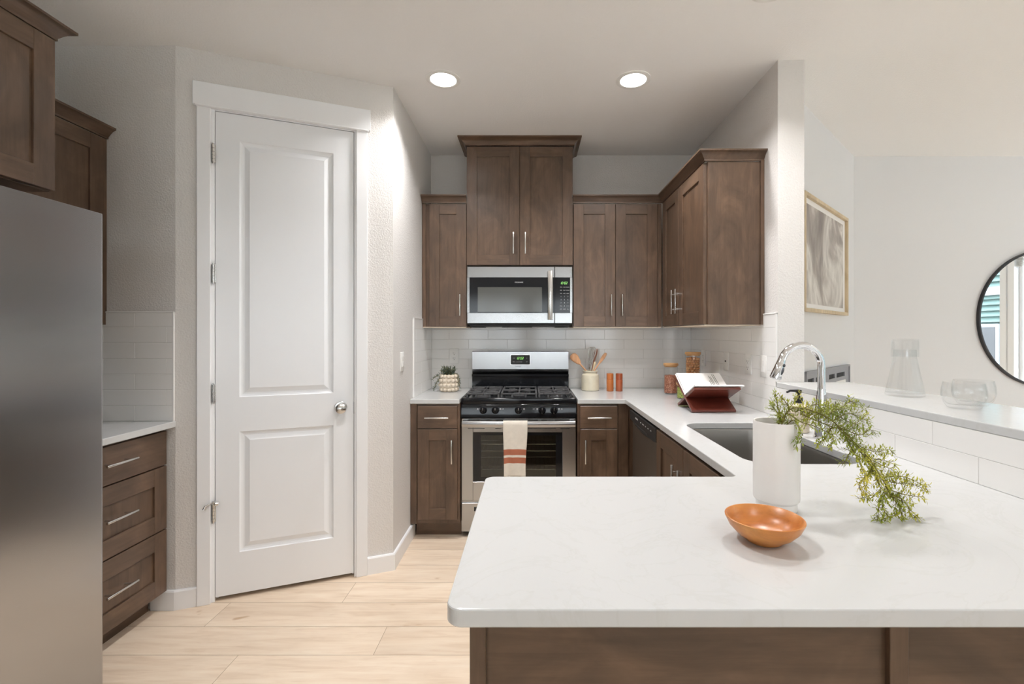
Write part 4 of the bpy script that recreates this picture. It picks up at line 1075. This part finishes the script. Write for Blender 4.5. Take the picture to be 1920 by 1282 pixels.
# ------------------------------------------------------------------ utensil crock
ux, uy = .4515, 3.56
e = thing('utensil_crock', 'cream stoneware crock holding wooden spoons right of the range', 'crock', (ux, uy, CT))
mb = MB(); mb.lathe([(0, CT+.0008), (.062, CT+.0008), (.066, CT+.006), (.0665, CT+.10), (.063, CT+.117), (.052, CT+.126), (.051, CT+.134), (.055, CT+.140), (.056, CT+.147), (.053, CT+.150), (.049, CT+.147), (.048, CT+.12), (.056, CT+.10), (.056, CT+.012), (0, CT+.012)], c=(ux, uy, 0), seg=44)
mb.build('crock_body', M['crock'], e)
B = Vector((ux, uy, CT+.015)); TOP = CT+.15
def spoon(name, label, foot, rim, tip, w_, hl, mat, flat=.3):
    foot, rim, tip = Vector(foot), Vector(rim), Vector(tip); d = (tip-rim).normalized(); mb = MB()
    hs = tip-d*hl; mb.tube([foot, rim, hs, hs+d*hl*.25], [.0052, .0055, .0055, .006], 12)
    yy = Vector((0, 1, 0)); yy = (yy-d*yy.dot(d)).normalized(); xx = yy.cross(d); q_ = Matrix((xx, yy, d)).transposed().to_4x4()
    prof = [(0, 0), (.25, .06), (.62, .25), (.95, .55), (1, .72), (.85, .88), (.5, .97), (0, 1)]
    mb.lathe([(r*w_, (z)*hl) for r, z in prof], xf=Matrix.Translation(hs) @ q_ @ Matrix.Diagonal((1, flat, 1, 1)), seg=24)
    o = mb.build(name, mat); recenter(o, foot); return tag(o, label, 'utensil', 'utensils in the crock')
spoon('wooden_spoon', 'broad-headed wooden spoon leaning left in the crock', (ux+.02, uy, CT+.018), (ux-.034, uy-.01, TOP), (ux-.142, uy-.02, CT+.272), .030, .105, M['spoon'])
spoon('wooden_spatula', 'slim wooden spatula leaning right in the crock', (ux-.03, uy, CT+.018), (ux+.030, uy-.012, TOP), (ux+.118, uy-.02, CT+.283), .0135, .115, M['spoon'], .4)
spoon('wooden_spoon', 'dark wooden spoon standing behind the whisk in the crock', (ux-.02, uy+.02, CT+.018), (ux+.015, uy+.012, TOP), (ux+.052, uy+.025, CT+.312), .0125, .12, M['darkspoon'], .5)
spoon('wooden_spoon', 'pale wooden handle between whisk and spatula in the crock', (ux-.025, uy-.02, CT+.018), (ux+.018, uy-.015, TOP), (ux+.035, uy-.02, CT+.215), .0095, .05, M['oak'], .6)
we = thing('whisk', 'wire balloon whisk standing in the crock', 'utensil', (ux-.01, uy, CT+.02), 'utensils in the crock')
mb = MB(); wt = Vector((ux+.018, uy, CT+.325)); wb = Vector((ux-.006, uy+.004, CT+.15)); mb.cyl((ux-.012, uy+.005, CT+.02), wb, .007, .006, 14); mb.build('whisk_handle', M['nickel'], we)
mb = MB(); ax = (wt-wb); 
for k_ in range(6):
    a = math.pi*k_/6; s = Vector((math.cos(a), math.sin(a), 0)); pts = []
    for i in range(25):
        u = i/24*2-1; h = 1-abs(u)**2.2; wd = math.sin(math.pi*min(1, (1-abs(u)))*.5)
        r = .031*math.sin(math.pi*(abs(u)**.8))*(1 if u > 0 else -1)
        pts.append(wb+ax*h+s*r)
    mb.tube(pts, .0011, 6)
mb.build('wires', M['nickel'], we)

# ------------------------------------------------------------------ salt and pepper mills
for x, mt, lb in ((.592, 'mill', 'light brown wooden mill, left of the pair beside the crock'), (.660, 'mill2', 'reddish wooden mill, right of the pair beside the crock')):
    e = thing('pepper_mill', lb, 'mill', (x, 3.51, CT), 'wooden mills')
    mb = MB(); mb.lathe([(0, CT+.0008), (.0245, CT+.0008), (.0255, CT+.003), (.0255, CT+.085), (.0245, CT+.087), (0, CT+.087)], c=(x, 3.51, 0), seg=36); mb.build('body', M[mt], e)
    mb = MB(); mb.lathe([(0, CT+.087), (.0235, CT+.087), (.0252, CT+.089), (.0252, CT+.128), (.0235, CT+.132), (0, CT+.1325)], c=(x, 3.51, 0), seg=36); mb.build('cap', M[mt], e)

# ------------------------------------------------------------------ glass storage jars
def jar(x, y, h, r, label, name='storage_jar'):
    e = thing(name, label, 'jar', (x, y, CT), 'glass storage jars')
    mb = MB(); mb.lathe([(0, CT+.0008), (r-.004, CT+.0008), (r, CT+.005), (r, CT+h-.017)], c=(x, y, 0), seg=40)
    mb.lathe([(r-.003, CT+h-.017), (r-.003, CT+.007), (0, CT+.006)], c=(x, y, 0), seg=40)
    mb.lathe([(r, CT+h-.017), (r-.003, CT+h-.017)], c=(x, y, 0), seg=40); mb.build('glass_body', M['clear'], e)
    mb = MB(); mb.lathe([(0, CT+h-.026), (r-.005, CT+h-.026), (r-.005, CT+h-.0165), (r+.002, CT+h-.0165), (r+.003, CT+h-.013), (r+.002, CT+h-.001), (r, CT+h), (0, CT+h)], c=(x, y, 0), seg=40); mb.build('lid', M['bamboo'], e)
    return e
jar(.998, 3.36, .216, .049, 'lidded glass jar half full of brown grain'); jar(1.115, 3.245, .300, .050, 'tallest lidded glass jar, filled with round nuts'); jar(1.010, 3.105, .108, .048, 'short lidded glass jar of green peas behind the book stand')
def fill(x, y, r, z1, mat, name, label):
    mb = MB(); rn = random.Random(4); mb.lathe([(0, CT+.008), (r, CT+.008), (r, CT+.02), (r, z1-.01), (r, z1), (r*.6, z1+.004), (0, z1+.006)], c=(x, y, 0), seg=48)
    for i in range(420):
        a = rn.uniform(0, 6.283); q_ = r-.0018 if i > 70 else r*math.sqrt(rn.random())*.95; z = rn.uniform(CT+.011, z1) if i > 70 else z1+.002
        mb.sphere((x+q_*math.cos(a), y+q_*math.sin(a), z), .0024, sub=1, sc=(1, 1, 1.3))
    o = recenter(mb.build(name, mat), (x, y, CT+.008)); tag(o, label, 'grain', kind='stuff')
fill(.998, 3.36, .0445, CT+.128, M['grain'], 'brown_grain', 'coarse brown grain filling the lower jar')
fill(1.010, 3.105, .0435, CT+.075, M['peas'], 'green_peas', 'green split peas inside the short jar')
mb = MB(); mb.sphere((0, 0, 0), .0085, sub=2, sc=(1, 1, 1.06)); n0 = mb.build('nut', M['nut']); first = True
rnd = random.Random(21); lay = 0; z = CT+.016
while z < CT+.262:
    rr_ = .0372; n_ = 13; off = (lay % 2)*.5
    for ring, (r, k_) in enumerate(((rr_, 13), (.0195, 6))):
        if ring == 1 and z < CT+.245: continue
        for i in range(k_):
            a = 2*math.pi*(i+off)/k_+rnd.uniform(-.05, .05); p = (1.115+r*math.cos(a), 3.245+r*math.sin(a), z+rnd.uniform(-.001, .001)+(.006 if ring else 0))
            o = n0 if first else n0.copy()
            if not first: C.objects.link(o)
            first = False; o.location = p; o.rotation_euler = (rnd.random(), rnd.random(), rnd.random())
            o.scale = (1, 1, 1); tag(o, 'small round tan nut inside the tallest glass jar', 'nut', 'nuts in the tall jar')
    z += .0158; lay += 1

# ------------------------------------------------------------------ folding book stand with an open book
SX0, SX1 = .870, 1.105
e = thing('book_stand', 'folding red-brown wooden book stand holding an open book', 'book stand', (.99, 2.66, CT))
YZ = Matrix(((0, 0, 1, 0), (1, 0, 0, 0), (0, 1, 0, 0), (0, 0, 0, 1)))
def leafpanel(ya, za, yb, zb, x0, x1, th):
    d = Vector((yb-ya, zb-za)).normalized(); n_ = Vector((-d.y, d.x))*th/2
    return [(ya+n_.x, za+n_.y), (ya-n_.x, za-n_.y), (yb-n_.x, zb-n_.y), (yb+n_.x, zb+n_.y)]
zb_ = CT+.0085
for nm, (ya, za, yb, zb) in (('front_leaf', (2.795, zb_, 2.510, 1.052)), ('rear_leaf', (2.540, zb_, 2.815, 1.068))):
    mb = MB()
    if nm == 'front_leaf': segs = [(SX0+.0, SX1+.012)]
    else: segs = [(SX0-.003, SX1)]
    for a, b in segs: mb.prism(leafpanel(ya, za, yb, zb, a, b, .014), a, b, b=.0015, xf=YZ)
    mb.build(nm, M['stand'], e)
# book lies in the upper V
e = thing('open_book', 'open book with white pages resting on the wooden stand', 'book', (.99, 2.66, 1.0), None)
bx0, bx1 = .872, 1.128
ym, zm = 2.664, .990
def pages(name, y1, z1, mat, th, off, x0, x1):
    d = Vector((y1-ym, z1-zm)).normalized(); n_ = Vector((-d.y, d.x)); n_ = n_ if n_.y > 0 else -n_
    mb = MB(); L = (Vector((y1, z1))-Vector((ym, zm))).length; top, bot = [], []
    for i in range(13):
        u = i/12; h = th*(1-.75*(1-u)**6)*(1 if u < 1 else .9)
        top.append((ym+d.x*L*u+n_.x*(off+h), zm+d.y*L*u+n_.y*(off+h))); bot.append((ym+d.x*L*u+n_.x*off, zm+d.y*L*u+n_.y*off))
    mb.prism(top+bot[::-1], x0, x1, xf=YZ); return mb, d, n_, L
mb, d, n_, L = pages('c', 2.842, 1.090, None, .003, .0085, bx0-.004, bx1+.004); mb.build('cover', M['paper'], e)
mb, d, n_, L = pages('c', 2.503, 1.058, None, .002, .0075, bx0-.002, bx1+.008); mb.build('cover', M['paper'], e)
mb, d, n_, L = pages('p', 2.838, 1.088, None, .011, .0117, bx0, bx1); pg = mb.build('pages', M['paper'], e)
mb = MB()
for i, (u0, u1, xx) in enumerate(((.30, .92, 1.085), (.30, .92, 1.076), (.30, .80, 1.062), (.30, .85, 1.054), (.35, .6, 1.044))):
    k_ = .0117+.0112
    p = [(xx+s*.0016, ym+d.x*L*u+n_.x*k_, zm+d.y*L*u+n_.y*k_) for s, u in ((-1, u0), (1, u0), (1, u1), (-1, u1))]; mb.poly3(p)
mb.build('printed_lines', M['print'], pg, smooth=0)
mb, d, n_, L = pages('p', 2.505, 1.057, None, .006, .0096, bx0+.002, bx1+.004); mb.build('pages', M['paper'], e)

# ------------------------------------------------------------------ vase with a trailing evergreen branch
vx, vy = .5975, 1.150; H_ = .213
e = thing('vase', 'tall white cylindrical ceramic vase on the peninsula', 'vase', (vx, vy, CT))
mb = MB(); mb.lathe([(0, CT+.0008), (.0445, CT+.0008), (.0455, CT+.003), (.0455, CT+.020), (.0510, CT+.026), (.0515, CT+.030), (.0515, CT+H_-.003), (.0500, CT+H_), (.0475, CT+H_-.001), (.0465, CT+H_-.006), (.0465, CT+.03), (0, CT+.028)], c=(vx, vy, 0), seg=64)
mb.build('vase_body', M['ceramic'], e)
SPRIGS = [
    [(0.586,1.152,0.955),(0.603,1.145,1.100),(0.623,1.142,1.155),(0.662,1.139,1.160),(0.713,1.129,1.138),(0.752,1.111,1.095),(0.782,1.092,1.052),(0.799,1.073,1.009),(0.823,1.079,0.971)],
    [(0.597,1.138,1.117),(0.608,1.154,1.143),(0.605,1.163,1.171),(0.605,1.170,1.196)],
    [(0.605,1.140,1.123),(0.632,1.160,1.152),(0.654,1.170,1.174),(0.675,1.180,1.193)],
    [(0.612,1.135,1.120),(0.619,1.112,1.138),(0.620,1.092,1.120),(0.615,1.088,1.098),(0.611,1.088,1.078)],
    [(0.642,1.149,1.151),(0.702,1.162,1.167),(0.762,1.175,1.152),(0.810,1.188,1.158),(0.854,1.200,1.148)],
    [(0.681,1.149,1.151),(0.737,1.156,1.146),(0.777,1.157,1.126),(0.808,1.161,1.113),(0.832,1.161,1.089)],
    [(0.654,1.148,1.147),(0.697,1.134,1.128),(0.740,1.121,1.114),(0.777,1.120,1.133),(0.790,1.117,1.149)],
    [(0.628,1.148,1.147),(0.644,1.130,1.131),(0.672,1.113,1.122),(0.697,1.094,1.104),(0.675,1.072,1.078)],
    [(0.738,1.138,1.117),(0.776,1.137,1.079),(0.830,1.140,1.057),(0.870,1.152,1.060),(0.889,1.159,1.048)],
    [(0.760,1.132,1.099),(0.786,1.124,1.057),(0.828,1.121,1.032),(0.857,1.122,1.019),(0.873,1.123,1.006)],
    [(0.749,1.134,1.105),(0.757,1.100,1.056),(0.755,1.074,1.033),(0.746,1.049,1.016)],
    [(0.789,1.119,1.058),(0.795,1.093,1.015),(0.792,1.071,0.985),(0.772,1.079,0.971),(0.743,1.074,0.967)],
    [(0.818,1.099,1.001),(0.853,1.104,0.993),(0.895,1.109,0.988),(0.936,1.111,0.972)],
    [(0.820,1.093,0.984),(0.849,1.083,0.975),(0.880,1.084,0.969),(0.899,1.081,0.968)],
    [(0.820,1.093,0.984),(0.798,1.081,0.958),(0.787,1.070,0.938),(0.778,1.061,0.922)],
    [(0.825,1.088,0.968),(0.850,1.084,0.963),(0.835,1.073,0.936),(0.801,1.067,0.926),(0.776,1.064,0.921)],
    [(0.828,1.088,0.968),(0.861,1.083,0.951),(0.865,1.076,0.929),(0.872,1.073,0.921)],
    [(0.829,1.090,0.973),(0.838,1.082,0.951),(0.843,1.075,0.933),(0.842,1.070,0.921)],
    [(0.776,1.137,1.079),(0.808,1.110,1.022),(0.820,1.094,0.996),(0.831,1.083,0.963)],
    [(0.808,1.111,1.035),(0.779,1.088,1.016),(0.752,1.070,1.012)],
    [(0.655,1.150,1.154),(0.688,1.140,1.145),(0.705,1.136,1.162),(0.709,1.129,1.180)],
    [(0.711,1.146,1.141),(0.753,1.151,1.160),(0.780,1.152,1.176),(0.795,1.154,1.170)],
    [(0.728,1.142,1.129),(0.768,1.145,1.148),(0.792,1.138,1.139),(0.813,1.132,1.131)],
    [(0.756,1.136,1.111),(0.790,1.135,1.098),(0.818,1.142,1.110),(0.826,1.142,1.101)],
    [(0.767,1.125,1.075),(0.753,1.122,1.051),(0.740,1.121,1.032)],
    [(0.726,1.138,1.117),(0.690,1.112,1.094),(0.659,1.091,1.087)],
    [(0.792,1.115,1.046),(0.815,1.095,1.049),(0.828,1.071,1.043)],
    [(0.814,1.101,1.006),(0.871,1.111,1.006),(0.908,1.116,0.993),(0.937,1.122,0.979)],
    [(0.805,1.107,1.023),(0.759,1.091,0.997),(0.757,1.077,0.977),(0.770,1.078,0.959)],
    [(0.819,1.091,0.979),(0.801,1.077,0.947),(0.809,1.066,0.927)],
    [(0.613,1.144,1.135),(0.604,1.163,1.151),(0.601,1.176,1.160),(0.606,1.190,1.166)],
    [(0.629,1.150,1.160),(0.616,1.149,1.180),(0.605,1.148,1.186)],
]
e = thing('evergreen_branch', 'feathery green branch drooping from the white vase', 'branch', (vx, vy, CT+.04))
rnd = random.Random(2)
fol = MB(); stm = MB()
def smooth_path(P, n_=6):
    P = [Vector(p) for p in P]; o = []
    for i in range(len(P)-1):
        a, b, c_, d_ = P[max(i-1, 0)], P[i], P[i+1], P[min(i+2, len(P)-1)]
        for k_ in range(n_):
            t_ = k_/n_; o.append(.5*((2*b)+(c_-a)*t_+(2*a-5*b+4*c_-d_)*t_*t_+(3*b-a-3*c_+d_)*t_**3))
    return o+[P[-1]]
def ok(v): return Vector((v.x, v.y, max(v.z, CT+.0035)))
for si, sp in enumerate(SPRIGS):
    P = [ok(p) for p in smooth_path(sp)]; n_ = len(P)
    r0 = .0024 if si == 0 else .0013; stm.tube(P, [r0*(1-.75*i/(n_-1)) for i in range(n_)], 6)
    tot = sum((b-a).length for a, b in zip(P, P[1:])); acc = 0; side = 1
    for i in range(1, n_):
        a, b = P[i-1], P[i]; d = (b-a).normalized(); seg_ = (b-a).length; m_ = max(1, int(seg_/.0034))
        for k_ in range(m_):
            p = a.lerp(b, k_/m_); u = (i-1+k_/m_)/(n_-1)
            if si == 0 and u < .16: continue
            # little side twig with pairs of leaflets
            side = -side; ang = rnd.uniform(.55, 1.1)*side; ax_ = Vector((rnd.uniform(-.5, .5), 1, rnd.uniform(-.5, .5))).normalized()
            td = (Matrix.Rotation(ang, 3, ax_) @ d)+Vector((0, rnd.uniform(-.7, .7), rnd.uniform(-.15, .1))); td.normalize()
            TL = rnd.uniform(.012, .030)*(1-.55*u)
            if rnd.random() < .55: TL *= .55
            q_ = ok(p+td*TL); stm.tube([p, ok(p.lerp(q_, .5)+Vector((0, 0, .001))), q_], [.0006, .0005, .0003], 4)
            nl = max(2, int(TL/.0030))
            for j in range(nl+1):
                c_ = p.lerp(q_, j/nl); ld = (Matrix.Rotation(.75*(1 if j % 2 else -1), 3, ax_) @ td)+Vector((rnd.uniform(-.3, .3), rnd.uniform(-.6, .6), rnd.uniform(-.3, .3)))
                if c_.z+ld.normalized().z*.007 < CT+.002: ld.z = abs(ld.z)*.2
                leaf(fol, c_, ld, rnd.uniform(.007, .0135), .0019)
stm.build('twigs', M['branch'], e); fo = fol.build('leaflets', M['fern'], e, smooth=0); fo['kind'] = 'stuff'

# ------------------------------------------------------------------ turned wooden bowl
bx, by = .478, .967
mb = MB(); mb.lathe([(0, CT+.0008), (.030, CT+.0008), (.034, CT+.003), (.037, CT+.007), (.052, CT+.016), (.067, CT+.032), (.0745, CT+.0475), (.0750, CT+.0505), (.0735, CT+.0515), (.0712, CT+.0505), (.064, CT+.034), (.050, CT+.019), (.028, CT+.012), (0, CT+.010)], c=(bx, by, 0), seg=72)
o = recenter(mb.build('wooden_bowl', M['bowl'], smooth=50), (bx, by, CT)); tag(o, 'small orange-brown turned wooden bowl on the peninsula in front of the vase', 'bowl')

# ------------------------------------------------------------------ glassware on the bar ledge
BZ = 1.0935
def sqr(k_): # rounded square section
    def f(a, z): return (abs(math.cos(a))**k_+abs(math.sin(a))**k_)**(-1/k_)
    return f
cx, cy = 1.481, 1.872
e = thing('carafe', 'clear glass carafe capped by its own tumbler on the bar ledge', 'carafe', (cx, cy, BZ))
mb = MB(); xo = Matrix.Translation((cx, cy, 0)) @ Matrix.Rotation(R(12), 4, 'Z'); f_ = sqr(3.2)
mb.lathe([(0, BZ+.0008), (.050, BZ+.0008), (.056, BZ+.004), (.0565, BZ+.012), (.050, BZ+.05), (.0385, BZ+.12), (.0335, BZ+.155), (.033, BZ+.185)], xf=xo, seg=56, fn=f_)
mb.lathe([(.0315, BZ+.185), (.032, BZ+.155), (.037, BZ+.12), (.0485, BZ+.05), (.054, BZ+.014), (0, BZ+.012)], xf=xo, seg=56, fn=f_); mb.build('carafe_body', M['clear'], e)
mb = MB(); mb.lathe([(.0395, BZ+.157), (.0395, BZ+.218), (.0375, BZ+.2265), (0, BZ+.2275)], xf=xo, seg=56, fn=f_); mb.lathe([(.0375, BZ+.157), (.0375, BZ+.216), (.035, BZ+.222), (0, BZ+.222)], xf=xo, seg=56, fn=f_)
mb.lathe([(.0395, BZ+.157), (.0375, BZ+.157)], xf=xo, seg=56, fn=f_); mb.build('tumbler_cap', M['clear'], e)
def tumbler(x, y, label):
    mb = MB(); mb.lathe([(0, BZ+.0008), (.036, BZ+.0008), (.043, BZ+.005), (.053, BZ+.022), (.0585, BZ+.045), (.0575, BZ+.065), (.053, BZ+.086)], c=(x, y, 0), seg=56)
    mb.lathe([(.0515, BZ+.086), (.056, BZ+.065), (.0568, BZ+.045), (.051, BZ+.024), (.041, BZ+.014), (0, BZ+.012)], c=(x, y, 0), seg=56); mb.lathe([(.053, BZ+.086), (.0525, BZ+.087), (.0515, BZ+.086)], c=(x, y, 0), seg=56)
    o = recenter(mb.build('drinking_glass', M['clear'], smooth=60), (x, y, BZ)); return tag(o, label, 'drinking glass', 'drinking glasses')
tumbler(1.428, 1.560, 'rounded clear drinking glass, in front of the other on the bar ledge'); tumbler(1.535, 1.640, 'rounded clear drinking glass, partly hidden behind the other')

# ------------------------------------------------------------------ angled wall: framed print, steel panel
e = thing('framed_print', 'framed grey abstract print in pale oak frame on the angled wall', 'picture', QF @ Vector((.795, 0, 1.48)))
a, b, z0, z1, fw = .290, 1.300, 1.476, 2.196, .022
mb = MB(QF); mb.box(a, a+fw, -.030, 0, z0, z1, .001); mb.box(b-fw, b, -.030, 0, z0, z1, .001); mb.box(a+fw, b-fw, -.030, 0, z0, z0+fw, .001); mb.box(a+fw, b-fw, -.030, 0, z1-fw, z1, .001); mb.build('frame', M['oak'], e)
mb = MB(QF); mb.box(a+fw-.002, b-fw+.002, -.010, -.002, z0+fw-.002, z1-fw+.002); mb.build('mat_board', M['paper'], e)
mb = MB(QF); mb.box(a+.045, b-.075, -.0112, -.009, z0+.052, z1-.056); mb.build('print', M['art'], e)
e = thing('metal_panel', 'grey metal panel with dark slots low on the angled wall', 'wall panel', QF @ Vector((.88, 0, .70)))
mb = MB(QF); a, b, z0, z1 = .355, 1.395, .70, 1.110; sl = [(.40, .525), (.565, .72), (.86, 1.005), (1.049, 1.268)]; s0, s1 = 1.030, 1.062
mb.box(a, b, -.012, 0, s1, z1); mb.box(a, b, -.012, 0, z0, s0); cur = a
for u, v in sl: mb.box(cur, u, -.012, 0, s0, s1); cur = v
mb.box(cur, b, -.012, 0, s0, s1)
for q_ in ((a, a+.014, -.020, -.010, z0, z1), (b-.014, b, -.020, -.010, z0, z1), (a, b, -.020, -.010, z1-.012, z1)): mb.box(*q_)
mb.build('panel', M['plate'], e)
mb = MB(QF)
for u, v in sl: mb.box(u, v, -.003, -.001, s0, s1)
mb.build('slots', M['slotdark'], e)
mb = MB(QF); mb.box(1.04, 1.29, -.0135, -.011, .80, 1.004); mb.build('label_plate', M['white'], e)

# ------------------------------------------------------------------ round mirror
mx, mz, mr = 4.07, 1.462, .544
xf = Matrix.Translation((mx, YFAR, mz)) @ Matrix.Rotation(R(90), 4, 'X')
e = thing('round_mirror', 'round wall mirror with a thin black frame at the right edge', 'mirror', (mx, YFAR, mz-mr))
mb = MB(); mb.lathe([(mr-.016, .001), (mr, .001), (mr, .024), (mr-.003, .026), (mr-.013, .026), (mr-.016, .022), (mr-.016, .001)], xf=xf, seg=128); mb.build('frame', M['blackmetal'], e)
mb = MB(); mb.lathe([(0, .012), (mr-.014, .012), (mr-.014, .002), (0, .002)], xf=xf, seg=96); mb.build('mirror_glass', M['mirror'], e)

# ------------------------------------------------------------------ outdoors seen in the mirror: ground and the neighbouring house
mb = MB(); mb.box(-40, 60, -40, 40, -.60, -.45); struct(mb.build('ground_outside', M['ground']))
e = thing('house', 'aqua sided house outside, seen reflected in the round mirror', 'house', (12.2, 0, -.45))
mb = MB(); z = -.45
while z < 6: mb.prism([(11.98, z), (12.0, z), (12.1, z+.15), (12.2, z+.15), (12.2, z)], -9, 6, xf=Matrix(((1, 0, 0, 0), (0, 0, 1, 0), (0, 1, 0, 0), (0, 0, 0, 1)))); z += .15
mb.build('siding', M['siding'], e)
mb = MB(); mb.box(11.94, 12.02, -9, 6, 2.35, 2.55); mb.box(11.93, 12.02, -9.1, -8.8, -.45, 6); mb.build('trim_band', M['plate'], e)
for y in (-5.2, -2.0, 1.4):
    mb = MB(); mb.box(11.93, 12.0, y-.6, y+.6, .2, 1.6); fr = mb.build('window', M['plate'], e); mb = MB(); mb.box(11.92, 11.94, y-.52, y-.03, .28, 1.52); mb.box(11.92, 11.94, y+.03, y+.52, .28, 1.52); mb.build('pane', M['blackmetal'], fr)
